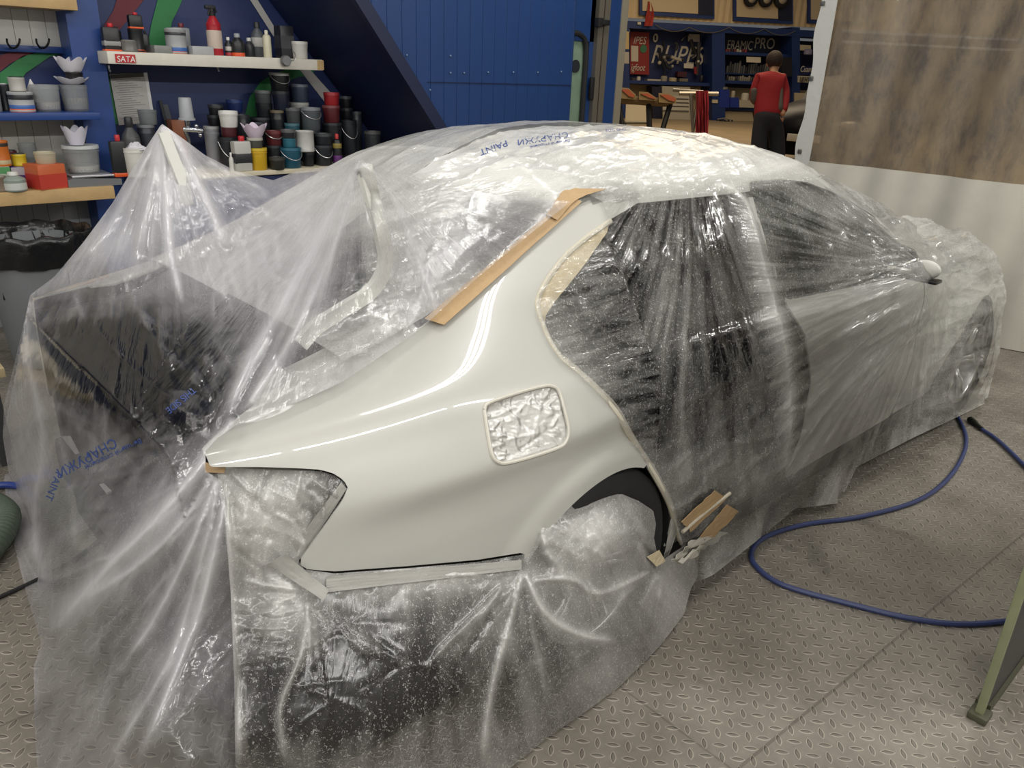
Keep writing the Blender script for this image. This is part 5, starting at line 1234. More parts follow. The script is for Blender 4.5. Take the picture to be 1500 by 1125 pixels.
MB().tube(spline([p+[.03, 0, .0], p+[.06, -.005, .01], p+[.07, 0, .04], p+[.062, .01, .06]], 6), .004, 6).build('hook', mat('#9a9a9a', rough=.3, metal=.8), gg)

# ---- left bay: blue shelf
def q1(a, b, c, d): return (a/4.017, b/4.017, c/4.017, d/4.017)
G1 = 'tubs and cans on the blue shelf'
S(B, 'clear tub right of the white cone on the blue shelf', 'tub', q1(207,498,360,640), 3.34, BS1, '#a9acae', name='clear_tub', group=G1, alpha=.38, level=.35, lcol='#b9b5ab')
S(B, 'clear tub carrying the black cup and star strainers on the blue shelf', 'tub', q1(375,498,525,632), 3.36, BS1, '#a2a5a8', name='clear_tub', group=G1, alpha=.42, key='ct', level=.5, lcol='#a2a09b')
strainer('white paper strainer lying in the clear tub on the blue shelf', q1(330,450,524,505), 3.36, TOPS['ct'][0]+.001, col='#d5d3da')
S('can', 'black cup held between two star strainers on the blue shelf', 'cup', q1(398,425,492,498), 3.36, TOPS['ct'][0]+.003, '#1c1a1c', name='black_cup', key='bc')
strainer('white star shaped paper strainer on top of the black cup', q1(335,332,518,428), 3.36, TOPS['bc'][0]+.001, col='#d9d7df')
S('can', 'silver tin with blue band and orange foot on the blue shelf', 'tin', q1(68,540,202,648), 3.30, BS1, '#aeb0b2', name='paint_tin', group=G1, band=[('#e06a3a', .0, .16), ('#4a6fae', .16, .36), ('#2c2e33', .62, .86)], key='st')
S('can', 'small shiny tin with black ring lid standing on the silver tin', 'tin', q1(64,455,152,542), 3.36, 'st', '#b5b2ac', name='paint_tin', group=G1, lid='#2b2c2e')
S('can', 'dark tin with pale lid left of the silver tin on the blue shelf', 'tin', q1(12,495,72,642), 3.38, BS1, '#24262c', name='paint_tin', group=G1, lid='#b6b8ba')
S(B, 'pale clear tub cut by the left picture edge on the blue shelf', 'tub', q1(-70,500,14,645), 3.34, BS1, '#9c9f9b', name='clear_tub', group=G1, alpha=.7)
a = pxrect(*q1(150,465,235,630), 3.44); mb = MB(); mb.lathe([(.058, BS1), (.055, BS1+.004), (.028, (a[2]+a[3])/2+.02), (.002, a[3])], ((a[0]+a[1])/2, 3.44, 0), 20); tag(mb.build('paper_cone', mat('#dcdad8', rough=.7), None), 'upright white paper cone behind the silver tin on the blue shelf', 'paper cone')
# ---- left bay: wooden bench
G0 = 'tins and tubs on the wooden bench'
sc_ = thing('scale', 'flat grey mixing scale at the right end of the wooden bench', 'scale', on_y(130, 270, 3.2)*[1, 1, 0]+[0, 0, BZ])
a = pxrect(*q1(352,1000,690,1085), 3.18)
mb = MB(); mb.prism([(a[0]+.02, 3.10, BZ), (a[1], 3.10, BZ), (a[1], 3.10, BZ+.035), (a[0]+.05, 3.10, BZ+.05), (a[0]+.02, 3.10, BZ+.04)], (0, .27, 0)); mb.build('base', mat('#6d6f72', rough=.45), sc_, smooth=False)
mb = MB(); mb.box((a[0]+.05, 3.12, BZ+.05), (a[1]-.03, 3.36, BZ+.062), bev=.005); mb.build('weighing_plate', mat('#b6b5b8', rough=.3, metal=.4), sc_)
S(B, 'clear tub half full of pale paint standing on the grey scale', 'tub', q1(395,852,590,995), 3.25, BZ+.0625, '#b3b6b5', name='clear_tub', group=G0, alpha=.38, lid='#c3c6c6', level=.3, lcol='#c9c8c2', key='stub')
strainer('bundle of white paper strainers lying on the clear tub on the scale', q1(380,738,528,858), 3.25, TOPS['stub'][0]+.001, col='#d3d0dc')
S('box', 'orange and red tin with white label at the front of the wooden bench', 'tin', q1(200,960,360,1112), 3.16, BZ, '#c4633a', name='filler_tin', group=G0, band=[('#b93a2c', .05, .62)], key='ot', rot=.3)
S(B, 'small open tub with cream residue standing on the orange and red tin', 'tub', q1(215,893,332,970), 3.16, 'ot', '#c2baa2', name='clear_tub', group=G0, alpha=.85, level=.5, lcol='#c9c0a0')
S(B, 'clear glass jar standing behind the orange and red tin', 'jar', q1(150,840,245,1075), 3.40, BZ, '#9ea3a3', name='glass_jar', alpha=.4, taper=.95)
S('box', 'purple and silver tin behind the small grey bottle on the wooden bench', 'tin', q1(62,972,200,1095), 3.26, BZ, '#4b3a78', name='filler_tin', group=G0, band=[('#a9a6ad', .62, .98)], key='pt', rot=.2)
S('can', 'small yellow tin with dark lid standing on the purple tin', 'tin', q1(78,905,158,972), 3.24, 'pt', '#c8b02a', name='paint_tin', group=G0, lid='#40403c')
S('can', 'dark red tin behind the small yellow tin on the wooden bench', 'tin', q1(60,885,130,1080), 3.44, BZ, '#6d2432', name='paint_tin', group=G0, lid='#3a3a3c')
S('box', 'white and green tin at the left edge of the wooden bench', 'tin', q1(-40,975,60,1100), 3.22, BZ, '#b9c2b4', name='filler_tin', group=G0, band=[('#4e8a55', .7, .98), ('#7a4a8a', .25, .5)], key='wt')
S('can', 'orange tin standing on the white and green tin at the left edge', 'tin', q1(-38,826,64,978), 3.22, 'wt', '#c06a2a', name='paint_tin', group=G0, band=[('#3a332c', .78, .95), ('#b9aa86', .02, .24)])
S('bottle', 'grey green bottle with white cap at the bench front edge', 'bottle', q1(34,1010,158,1135), 3.11, BZ, '#8a948c', name='plastic_bottle', group=G0, band=[('#c4c8c2', .1, .45)], top='#dcdbd6')
S('can', 'dull brown jar at the far left front of the wooden bench', 'jar', q1(-30,1035,46,1130), 3.12, BZ, '#77695a', name='brown_jar', lid='#9a948a')
# ---- waste bin with black bag, things at the left edge
bc_ = on_y(48, 345, 2.80); bz = bc_[2]
bn = thing('waste_bin', 'grey waste bin with black bag folded over its rim below the wooden bench', 'bin', (bc_[0], 2.80, 0))
MB().lathe([(.20, 0), (.21, .01), (.262, bz-.06), (.262, bz-.02), (.25, bz-.02), (.20, .03), (0, .03)], n=36, cap=False).build('body', mat('#75787b', rough=.5), bn, world=False)
V = []; n = 72; rg = np.random.default_rng(4); ph = rg.uniform(0, 6.28, 6)
prof = [(.235, -.30), (.245, -.12), (.255, -.01), (.272, .035), (.285, .03), (.288, .0), (.284, -.05), (.279, -.10), (.276, -.13)]
for i, (r, z) in enumerate(prof):
    for k in range(n):
        a = 2*math.pi*k/n; wv = .006*math.sin(9*a+ph[0])+.005*math.sin(17*a+ph[1]+i)+.004*math.sin(31*a+ph[2]+2*i)
        V.append(((r+wv)*math.cos(a), (r+wv)*math.sin(a), bz+z+.004*math.sin(5*a+ph[3])*(i > 5)+.008*math.sin(11*a)*(2 < i < 6)))
F = [(i*n+k, i*n+(k+1) % n, (i+1)*n+(k+1) % n, (i+1)*n+k) for i in range(len(prof)-1) for k in range(n)]
mesh('bin_bag', V, F, mat('#17181a', rough=.25, bump=.4, bscale=18), bn, world=False)
t = thing('work_table', 'low dark table cut by the left picture edge', 'table', (-1.25, 1.68, 0))
mb = MB(); mb.box((-1.7, 1.48, .40), (-.945, 1.9, .44), bev=.004); mb.build('table_top', mat('#b8a783', rough=.6), t)
for x in (-1.62, -1.0):
    for y in (1.54, 1.84):
        mb = MB(); mb.box((x-.025, y-.025, 0), (x+.025, y+.025, .40)); mb.build('leg', GREYM, t, smooth=False)
V = []; 
for i in range(24):
    for j in range(16): V.append((-1.6+.645*i/23, 1.5+.36*j/15, .462+.05*max(0, fbm(np.array([[i*.22, j*.25]]), 3, 5)[0]+.25)+.03*math.sin(i*.3)*math.sin(j*.25)+.015))
o = mesh('cloth', V, grid_faces(24, 16), mat('#d3c9b6', rough=.85), None); solid(o, .012, -1); tag(o, 'crumpled cream cloth lying on the low table at the left edge', 'cloth')
def floor_hose(name, label, pts, r, m, corr=0.0, z=None, cat='hose'):
    P = spline([on_z(x, y, r if z is None else z) for x, y in pts], 14); P = [np.array([p[0], p[1], max(p[2], r)]) for p in P]
    R = [r*(1+corr*math.sin(i*2.2)) for i in range(len(P))] if corr else r
    o = MB().tube(P, R, 10).build(name, m, None); return tag(o, label, cat)
P = [(-1.42,1.25,.05),(-1.19,1.18,.05),(-1.11,1.05,.05),(-1.13,.90,.05),(-1.27,.7,.05),(-1.57,.55,.05)]
tag(MB().tube(spline(P, 30), [.045*(1+.05*math.sin(i*2.1)) for i in range(151)], 14).build('dust_hose', mat('#4d5a4c', rough=.6), None), 'grey green ribbed extraction hose on the floor at the left edge', 'hose')
P = [(-1.6,.98,.03),(-1.3,.93,.03),(-1.14,.78,.03),(-1.18,.62,.03),(-1.45,.40,.03)]
tag(MB().tube(spline([np.array(p)+[0, .06, .0] for p in P], 24), [.03*(1+.06*math.sin(i*2.1)) for i in range(97)], 12).build('dust_hose', mat('#5d6a52', rough=.6), None), 'thinner green ribbed hose in front of the grey green hose', 'hose') if False else None
tag(MB().tube(spline([(-1.4,1.36,.02),(-1.1,1.32,.02),(-1.0,1.22,.02),(-1.0,1.1,.02)], 12), .014, 10).build('air_hose', mat('#2b3f86', rough=.4), None), 'blue air hose lying behind the ribbed hose at the left edge', 'hose')
tag(MB().tube(spline([(-1.5,.50,.008),(-1.25,.53,.008),(-1.0,.60,.008),(-.8,.75,.008)], 12), .007, 8).build('power_cable', BLACK, None), 'thin black cable crossing the floor at the left edge', 'cable')

# ---- right side: air hoses and panel
HB = mat('#36406a', rough=.45)
floor_hose('air_hose', 'blue air hose curling over the tread plate floor beside the car', [(1392,596),(1404,612),(1415,640),(1410,668),(1385,705),(1340,735),(1260,757),(1180,768),(1125,785),(1102,806),(1108,830),(1150,858),(1250,886),(1330,905),(1400,914),(1465,911),(1530,900)], .0095, HB)
hz = thing('air_hose', 'second blue air hose with black coupling at the right picture edge', 'hose', on_z(1425, 618, 0))
Pq = spline([on_z(x, y, .012) for x, y in [(1436,627),(1462,645),(1500,681),(1560,740)]], 10); MB().tube(Pq, .0095, 10).build('hose_line', HB, hz)
Pq = [on_z(1421, 614, .014), on_z(1428, 620, .014), on_z(1431, 622.5, .014), on_z(1438, 628.5, .014)]; MB().tube(Pq, [.016, .017, .012, .012], 12).build('coupling', mat('#23251f', rough=.4, metal=.3), hz)
sp = thing('standing_panel', 'dark navy panel with pale green edge standing on the floor at the lower right', 'panel', (1.2, -1.72, 0))
mb = MB(); mb.box((.708, -1.733, .03), (1.9, -1.715, 1.9)); mb.build('board', mat('#10141c', rough=.35), sp, smooth=False)
mb = MB(); mb.box((.690, -1.735, .02), (.708, -1.713, 1.9), bev=.005); mb.build('edge_strip', mat('#8b9070', rough=.5, var=.1, vscale=20), sp)
mb = MB(); mb.box((.675, -1.75, 0), (.73, -1.70, .022), bev=.005); mb.box((.735, -1.74, 0), (1.9, -1.70, .03)); mb.build('foot_strip', mat('#4a4a38', rough=.6), sp)
# ================================================================ CURTAIN
def curtain_mat():
    m = bpy.data.materials.new('hazy_pvc'); m.use_nodes = True; nt = m.node_tree; N = nt.nodes.new; L = nt.links.new
    for n in list(nt.nodes):
        if n.type != 'OUTPUT_MATERIAL': nt.nodes.remove(n)
    out = nt.nodes[0]; tc = N('ShaderNodeTexCoord'); mp = N('ShaderNodeMapping'); mp.inputs['Scale'].default_value = (1, 2.6, 1.1); L(tc.outputs['Object'], mp.inputs[0])
    n = N('ShaderNodeTexNoise'); n.inputs['Scale'].default_value = 2.4; n.inputs['Detail'].default_value = 9; n.inputs['Roughness'].default_value = .7; n.inputs['Distortion'].default_value = .15; L(mp.outputs[0], n.inputs[0])
    r = N('ShaderNodeValToRGB'); L(n.outputs['Fac'], r.inputs[0]); e = r.color_ramp.elements; e[0].position = .36; e[0].color = lin('#7d756e'); e[1].position = .62; e[1].color = lin('#c8b698')
    a = N('ShaderNodeMapRange'); L(n.outputs['Fac'], a.inputs[0]); a.inputs[1].default_value = .3; a.inputs[2].default_value = .7; a.inputs[3].default_value = .84; a.inputs[4].default_value = .52
    sz = N('ShaderNodeSeparateXYZ'); L(tc.outputs['Object'], sz.inputs[0])
    bp = N('ShaderNodeBump'); bp.inputs['Strength'].default_value = .25; bp.inputs['Distance'].default_value = .05; L(n.outputs['Fac'], bp.inputs['Height'])
    d = N('ShaderNodeBsdfDiffuse'); L(r.outputs[0], d.inputs[0]); t = N('ShaderNodeBsdfTranslucent'); L(r.outputs[0], t.inputs[0]); tr = N('ShaderNodeBsdfTransparent'); tr.inputs[0].default_value = (.95, .92, .86, 1)
    g = N('ShaderNodeBsdfGlossy'); g.inputs['Roughness'].default_value = .12; L(bp.outputs[0], g.inputs['Normal'])
    m1 = N('ShaderNodeMixShader'); m1.inputs[0].default_value = .5; L(d.outputs[0], m1.inputs[1]); L(t.outputs[0], m1.inputs[2])
    m2 = N('ShaderNodeMixShader'); L(a.outputs[0], m2.inputs[0]); L(tr.outputs[0], m2.inputs[1]); L(m1.outputs[0], m2.inputs[2])
    m3 = N('ShaderNodeMixShader'); m3.inputs[0].default_value = .05; L(m2.outputs[0], m3.inputs[1]); L(g.outputs[0], m3.inputs[2]); L(m3.outputs[0], out.inputs[0])
    return m
cur = thing('pvc_curtain', 'hazy clear plastic curtain with white lower band closing off the booth on the right', 'curtain', (4.42, -1.5, 0))
CZ = 1.056; cy0 = 1.02; cy1 = -4.45
ys = np.linspace(cy0, cy1, 180)
def wav(y, z): return .018*math.sin(y*5.3)+.012*math.sin(y*11.7+1.3*z)+.008*math.sin(y*23+2*z)
def wall_of(z0, z1, nz, k=1.0):
    V = [(4.42+wav(y, z)*k, y, z) for y in ys for z in np.linspace(z0, z1, nz)]
    return V, grid_faces(len(ys), nz)
V, F = wall_of(CZ, 3.4, 24); mesh('clear_sheet', V, F, curtain_mat(), cur)
V, F = wall_of(.005, CZ+.01, 16); o = mesh('white_band', np.array(V)+[-.004, 0, 0], F, mat('#cdc9bc', rough=.55, var=.10, vscale=2.5), cur); solid(o, .003, 0)
V, F = [], []
zs = np.linspace(.9, 3.4, 60)
for z in zs:
    wv = .012*math.sin(z*7)+.008*math.sin(z*17)
    V += [(4.40, cy0+.06+wv, z), (4.40, cy0-.055, z)]
o = mesh('edge_hem', V, [(2*i, 2*i+1, 2*i+3, 2*i+2) for i in range(59)], mat('#c9c9c2', rough=.45, bump=.2, bscale=15), cur, smooth=False); solid(o, .01, 0)
for y_ in (5, 115, 222):
    p = on_x(1206-.155*y_, y_, 4.392); MB().box((4.385, p[1]-.016, p[2]-.016), (4.396, p[1]+.016, p[2]+.016), bev=.004).build('eyelet_plate', mat('#6b6a66', rough=.4, metal=.6), cur)

# ================================================================ HALL BEHIND THE BOOTH
FZ = .33
PA = at_d(916, 37, 24.0); PBk = at_d(1197, 45, 25.2)
BU = (PBk-PA)*[1, 1, 0]; BU /= np.linalg.norm(BU); BN = np.array([BU[1], -BU[0], 0.0])
if BN@(CAM-PA) < 0: BN = -BN          # towards the booth
def bw(px, py, off=0.0):
    d = ray(px, py); t = ((PA+BN*off-CAM)@BN)/(d@BN); return CAM+d*t
def bq(name, m, x0, y0, x1, y1, off=0.0, th=.1, parent=None, y0b=None, y1b=None, floor=False):
    """box on the far wall from its outline in the view; th reaches back"""
    y0b = y0 if y0b is None else y0b; y1b = y1 if y1b is None else y1b
    P = [bw(x0, y0, off), bw(x1, y0b, off), bw(x1, y1b, off), bw(x0, y1, off)]
    zt = (P[0][2]+P[1][2])/2; zb = FZ if floor else (P[2][2]+P[3][2])/2
    P[0][2] = P[1][2] = zt; P[2][2] = P[3][2] = zb
    return MB().prism(P, -BN*th).build(name, m, parent, smooth=False)
HFLOOR = mat('#a08c6c', rough=.55, var=.18, vscale=1.2)
slab('floor', (4.62, -6, 0), (34, 24, FZ), HFLOOR)
BEIGE = mat('#d6bd92', rough=.6, var=.04, vscale=1); BEIGE2 = mat('#bfa981', rough=.6, var=.06, vscale=1); HB1 = mat('#1d3468', rough=.5); HB2 = mat('#171f42', rough=.6); HBD = mat('#14182e', rough=.6)
def far_wall():
    xs = np.arange(-14, 16, .11); P0 = PA*[1, 1, 0]; V = []; zs = np.array([bw(1050, 33)[2], 7.0])
    for i, x in enumerate(xs):
        for z in zs: V.append(P0+BU*x-BN*(.03*(i % 2))+[0, 0, z])
    o = mesh('wall_back', V, grid_faces(len(xs), 2), BEIGE, None, smooth=False); solid(o, .08, 0); return tag(o, kind='structure')
far_wall()
L0 = PA*[1, 1, 0]-BN*.9
tag(MB().prism([L0-BU*14+[0, 0, FZ], L0+BU*16+[0, 0, FZ], L0+BU*16+[0, 0, 2.9], L0-BU*14+[0, 0, 2.9]], -BN*.1).build('wall_back', HB2, None, smooth=False), kind='structure')
tag(MB().prism([L0+BN*.03-BU*14+[0, 0, FZ], L0+BN*.03+BU*16+[0, 0, FZ], L0+BN*.03+BU*16+[0, 0, 1.35], L0+BN*.03-BU*14+[0, 0, 1.35]], -BN*.02).build('wall_back', BEIGE2, None, smooth=False), kind='structure')
# beam and columns of the bays
B0 = PA*[1, 1, 0]
zb1 = bw(916, 30.5)[2]; zb0 = bw(916, 41)[2]
tag(MB().prism([B0-BU*14+BN*.05+[0, 0, zb0], B0+BU*16+BN*.05+[0, 0, zb0], B0+BU*16+BN*.05+[0, 0, zb1], B0-BU*14+BN*.05+[0, 0, zb1]], -BN*.9).build('trim_6', HB1, None, smooth=False), kind='structure')
for a_, b_ in ((905, 922), (1043, 1062), (1160, 1172), (1222, 1234)):
    tag(bq('trim_7', HB1, a_, 40, b_, 180, .04, .9, floor=True), kind='structure')
# upper windows
def upper_window(i, x0, x1, yb, ix1, iyb, dy=0):
    t = tag(thing('window_%d' % i, None, None, bw((x0+x1)/2, yb)), kind='structure')
    bq('window_frame', HB1, x0, -30, x1, yb, .14, .12, t); bq('window_pane', mat('#cdb893', rough=.3), x0+4, -30, ix1, iyb, .17, .03, t); bq('window_reveal', HBD, ix1, -30, x1-2, yb-3, .16, .02, t)
    return t
upper_window(1, 937, 1047, 25, 1023, 18); upper_window(2, 1075, 1162, 33, 1140, 26); upper_window(3, 1184, 1260, 36, 1250, 30)
for (x, y, r_, lab) in ((1100, -2, 11, 'dark tyre hanging in the upper window, leftmost'), (1122, -1, 11, 'dark tyre with white disc left of centre in the upper window'), (1145, -1, 12, 'dark tyre with white disc at the right in the upper window')):
    p = bw(x, y, .30); rr = r_*24/FPX; t = thing('tyre', lab, 'tyre', p, 'tyres hanging in the upper window'); R = Matrix(((BU[0], BN[0], 0), (BU[1], BN[1], 0), (0, 0, 1)))
    mb = MB().lathe([(rr*.5, -.08), (rr*.9, -.08), (rr, -.04), (rr, .04), (rr*.9, .08), (rr*.5, .08)], n=24, axis='y', cap=False)
    mesh('tread', [np.array(R@Vector(v)) for v in mb.V], mb.F, RUBBER, t, world=False)
    mb = MB().lathe([(0, .06), (rr*.5, .06), (rr*.55, .085), (0, .09)], n=20, axis='y', cap=False); mesh('disc', [np.array(R@Vector(v)) for v in mb.V], mb.F, mat('#b9ad98', rough=.5), t, world=False)
# bay shelves
def bay_shelf(label, x0, y0, x1, y1, th=.6, m=HB1): return tag(bq('wall_shelf', m, x0, y0, x1, y1, -.15, th), label, 'shelf')
bay_shelf('blue counter shelf under the tool wall with big white letters', 922, 119.5, 1043, 124.5)
bay_shelf('upper blue shelf below the white ceramic lettering', 1062, 77.5, 1160, 82)
bay_shelf('middle blue shelf under the rows of dark bottles', 1062, 119.5, 1160, 124)
bay_shelf('blue counter with plastic bins near the man in red', 1056, 157.5, 1160, 163)
cs = lambda z: bw(1000, 0)[2]
# tool wall
tb = tag(bq('tool_board', mat('#1b2a58', rough=.55), 923, 44, 1028, 119, -.70, .05), 'dark blue tool board with big white letters, tools hung on it', 'tool board')
def far_text(s, x, y, hpx, m, parent, off, sx=1.0, shear=0.0):
    p = bw(x, y, off); sz = hpx*depth(p)/FPX/.70
    return text('lettering', s, p, BU, (0, 0, 1), sz, m, parent, .01, sx, shear)
far_text('RUPES', 952, 92, 25, mat('#c9c2b4', rough=.5), tb, -.69, .83, .25)
bq('light_bar', mat('#8f8674', rough=.5), 927, 39.5, 1024, 44, -.6, .1, tb)
ps = tag(bq('poster', mat('#8f2a25', rough=.5), 923, 47, 951, 109, -.55, .02), 'red poster hung at the left end of the tool board', 'poster')
far_text('IPES', 927, 64, 10, mat('#cfc6b6', rough=.5), ps, -.54, .8, .2); far_text('igfoot', 923.5, 103, 9, mat('#cfc6b6', rough=.5), ps, -.54, .72, .2)
bq('white_card', mat('#d2cab6', rough=.5), 924.5, 67, 935, 90, -.54, .01, ps)
p = bw(942.5, 71.5, -.54); mb = MB(); mb.prism([p+BU*.11*math.cos(k*math.pi/10)+np.array([0, 0, .12*math.sin(k*math.pi/10)]) for k in range(20)], BN*.01); mb.build('green_dot', mat('#3d7a57', rough=.5), ps, smooth=False)
tag(bq('certificate', mat('#cdb27c', rough=.5), 913, 46, 921.5, 72, .05, .02), 'yellowish framed certificate left of the red poster', 'certificate')
tag(bq('certificate', mat('#b9b3a6', rough=.5), 911.5, 76, 921.5, 93, .05, .02), 'pale notice sheet below the yellowish certificate', 'certificate')
p = bw(960, 55.5, -.66); mb = MB(); mb.prism([p+BU*.085*math.cos(k*math.pi/10)+np.array([0, 0, .13*math.sin(k*math.pi/10)]) for k in range(20)], BN*.02); o = tag(mb.build('oval_badge', mat('#cbc4b4', rough=.5), None, smooth=False), 'white oval badge above the big white letters', 'badge')
bq('badge_mark', HBD, 958.8, 52, 961.4, 59, -.63, .01, o)
def tool(label, pts, r, col, head=None, cat='polisher', name='polisher'):
    P3 = [bw(x, y, -.45) for x, y in pts]; t = thing(name, label, cat, P3[-1], 'tools hanging on the tool board')
    MB().tube(spline(P3, 5) if len(P3) > 2 else P3, r, 8).build('body', mat(col, rough=.45), t)
    if head:
        p = bw(head[0], head[1], -.42); MB().ball(p, (head[2]*.021,)*3, 12, 8).build('head', mat(head[3], rough=.4), t)
tool('black polisher with pale head hung before the second letter', [(966,72),(967,84),(965,94)], .05, '#201f22', (966, 92, 3.0, '#b9b2a2'))
tool('long black hose loop hung over the middle letters', [(972,60),(973,75),(970,90),(974,104),(972,116)], .035, '#1a1a1c')
tool('black and silver sander hung across the middle letters', [(971,82),(981,83)], .07, '#222226', (973, 84, 3.0, '#8e8a80'))
tool('pale polisher lying across the letters', [(983,83),(990,86),(999,88)], .05, '#b5ae9c', (1000, 87, 2.4, '#3a3a3c'))
tool('dark polisher hung below the middle letters', [(975,90),(978,98),(984,100)], .05, '#26262a', (985, 97, 2.2, '#a9a294'))
tool('dark sander with pale cable left of the last letter', [(990,74),(992,66),(988,62)], .05, '#2c2c30')
tool('cluster of black cables at the right end of the tool board', [(1012,58),(1016,72),(1020,80),(1014,86)], .06, '#17171a')
tool('tall dark tool with white stripes at the right end of the board', [(1024,62),(1023,85),(1021,110)], .06, '#3a3838', (1023, 90, 2.2, '#cfcac0'))
tool('red handled tool low at the right end of the board', [(1018,98),(1019,108)], .055, '#8e2630')
tool('black hand tool hung under the right letters', [(998,60),(1003,54),(1008,50)], .05, '#1c1c20')
tag(bq('sign_plate', mat('#bdb6a8', rough=.5), 1008, 50, 1025, 61, -.6, .03), 'grey white plate at the upper right of the tool board', 'sign')
tag(bq('label_card', mat('#cfc8ba', rough=.5), 1002, 93, 1016, 100, -.5, .03), 'white card below the last big letters', 'card')
def counter_item(label, x0, y0, x1, y1, col, cat, name, off=-.35, rnd=True):
    p = bw((x0+x1)/2, y1, off); z1 = bw((x0+x1)/2, y0, off)[2]; r = (x1-x0)*depth(p)/FPX/2; H = z1-p[2]
    if rnd: mb = MB().lathe([(r*.9, 0), (r, H*.06), (r, H*.8), (r*.8, H*.95), (r*.7, H)], p, 16)
    else: mb = MB().prism([p-BU*r, p+BU*r, p+BU*r+[0, 0, H], p-BU*r+[0, 0, H]], -BN*r*1.4)
    return tag(mb.build(name, mat(col, rough=.5), None, smooth=rnd), label, cat)
for a in [('white cup on the counter under the red poster', 932, 112, 938, 119.5, '#c9c3b4', 'cup', 'cup', -.35, True), ('dark small pot left of the white cup', 924, 114, 931, 119.5, '#4a443c', 'pot', 'pot', -.35, True), ('pile of pale papers on the counter under the big letters', 948, 116, 968, 119.5, '#bfb6a2', 'paper', 'paper_pile', -.3, False),
          ('round pale tape roll on the counter', 979, 113.5, 991, 119.5, '#b9a98a', 'tape roll', 'tape_roll', -.35, True), ('grey case on the counter right of the tape roll', 995, 115, 1008, 119.5, '#7d7668', 'case', 'case', -.35, False), ('dark tool with red grip on the counter', 992, 105, 1006, 112.5, '#4a2026', 'tool', 'hand_tool', -.4, False), ('small dark bottle at the right end of the counter', 1024, 110, 1030, 119.5, '#26262a', 'bottle', 'bottle', -.35, True), ('silver bench stand below the hanging tools', 967, 111, 977, 119.5, '#9a9284', 'stand', 'bench_stand', -.35, True)]: counter_item(*a)
# lettering and bottles of the second bay
lp = tag(bq('sign_board', HBD, 1062, 48, 1158, 77, -.72, .03), 'dark sign board with pale ceramic lettering', 'sign')
far_text('ERAMIC', 1064, 72, 12.5, mat('#bdb6a6', rough=.5), lp, -.70, .66); far_text('PRO', 1104, 70.5, 14.5, mat('#bdb6a6', rough=.5), lp, -.70, .82)
rg = np.random.default_rng(8)
def row(n, x0, x1, yb, h0, h1, cols, lab, grp, off=-.4, wd=4.2):
    for k in range(n):
        x = x0+(x1-x0)*(k+.5)/n; h = rg.uniform(h0, h1); counter_item(lab, x-wd/2, yb-h, x+wd/2, yb, cols[rg.integers(len(cols))], 'bottle', 'bottle', off); COL.objects[-1]['group'] = grp
row(8, 1062, 1094, 77.5, 4, 8, ['#8e2c30', '#b7ae9e', '#2b2a2e', '#6e2a2e'], 'small red or pale bottle under the ceramic lettering', 'small bottles on the upper shelf')
row(20, 1063, 1132, 108, 10, 20, ['#3c3d40', '#55565a', '#26272b', '#6d6c6a', '#454a4c'], 'dark bottle in the crowded row behind the man in red', 'dark bottles on the middle shelf', -.55, 4.0)
row(14, 1063, 1108, 119.5, 6, 10, ['#77736a', '#4a4a4c', '#8f8878', '#2c2c30'], 'small grey jar on the shelf below the dark bottles', 'small grey jars on the middle shelf', -.3, 3.6)
tag(bq('ledge', HB1, 1062, 108, 1134, 110, -.5, .2), 'narrow dark ledge carrying the row of dark bottles', 'shelf')
tag(bq('price_card', mat('#d9cdb4', rough=.5), 1093.5, 83.5, 1114.5, 91.5, -.1, .02), 'white card fixed to the upper shelf left of the man', 'card')
tag(bq('storage_bin', mat('#24378c', rough=.45), 1054, 131, 1068.5, 157.5, .05, .4), 'tall royal blue storage bin on the counter', 'bin')
tag(bq('storage_bin', mat('#24378c', rough=.45), 1069.5, 143, 1082.5, 157.5, .05, .4), 'low royal blue storage bin right of the tall one', 'bin')
tag(bq('parts_box', mat('#b8ae98', rough=.5), 1083, 147, 1106, 157.5, .05, .4), 'pale box on the counter beside the blue bins', 'box')
counter_item('silver spray gun cup standing behind the low blue bin', 1070, 133, 1076, 144, '#b5ad98', 'spray gun', 'spray_gun', -.1)
counter_item('white spray gun on the pale box', 1085, 136, 1096, 147, '#cfc7b4', 'spray gun', 'spray_gun', -.1)
counter_item('grey rag heap on the tall blue bin', 1055, 127, 1066, 131, '#7d7a74', 'rag', 'rag', -.05)
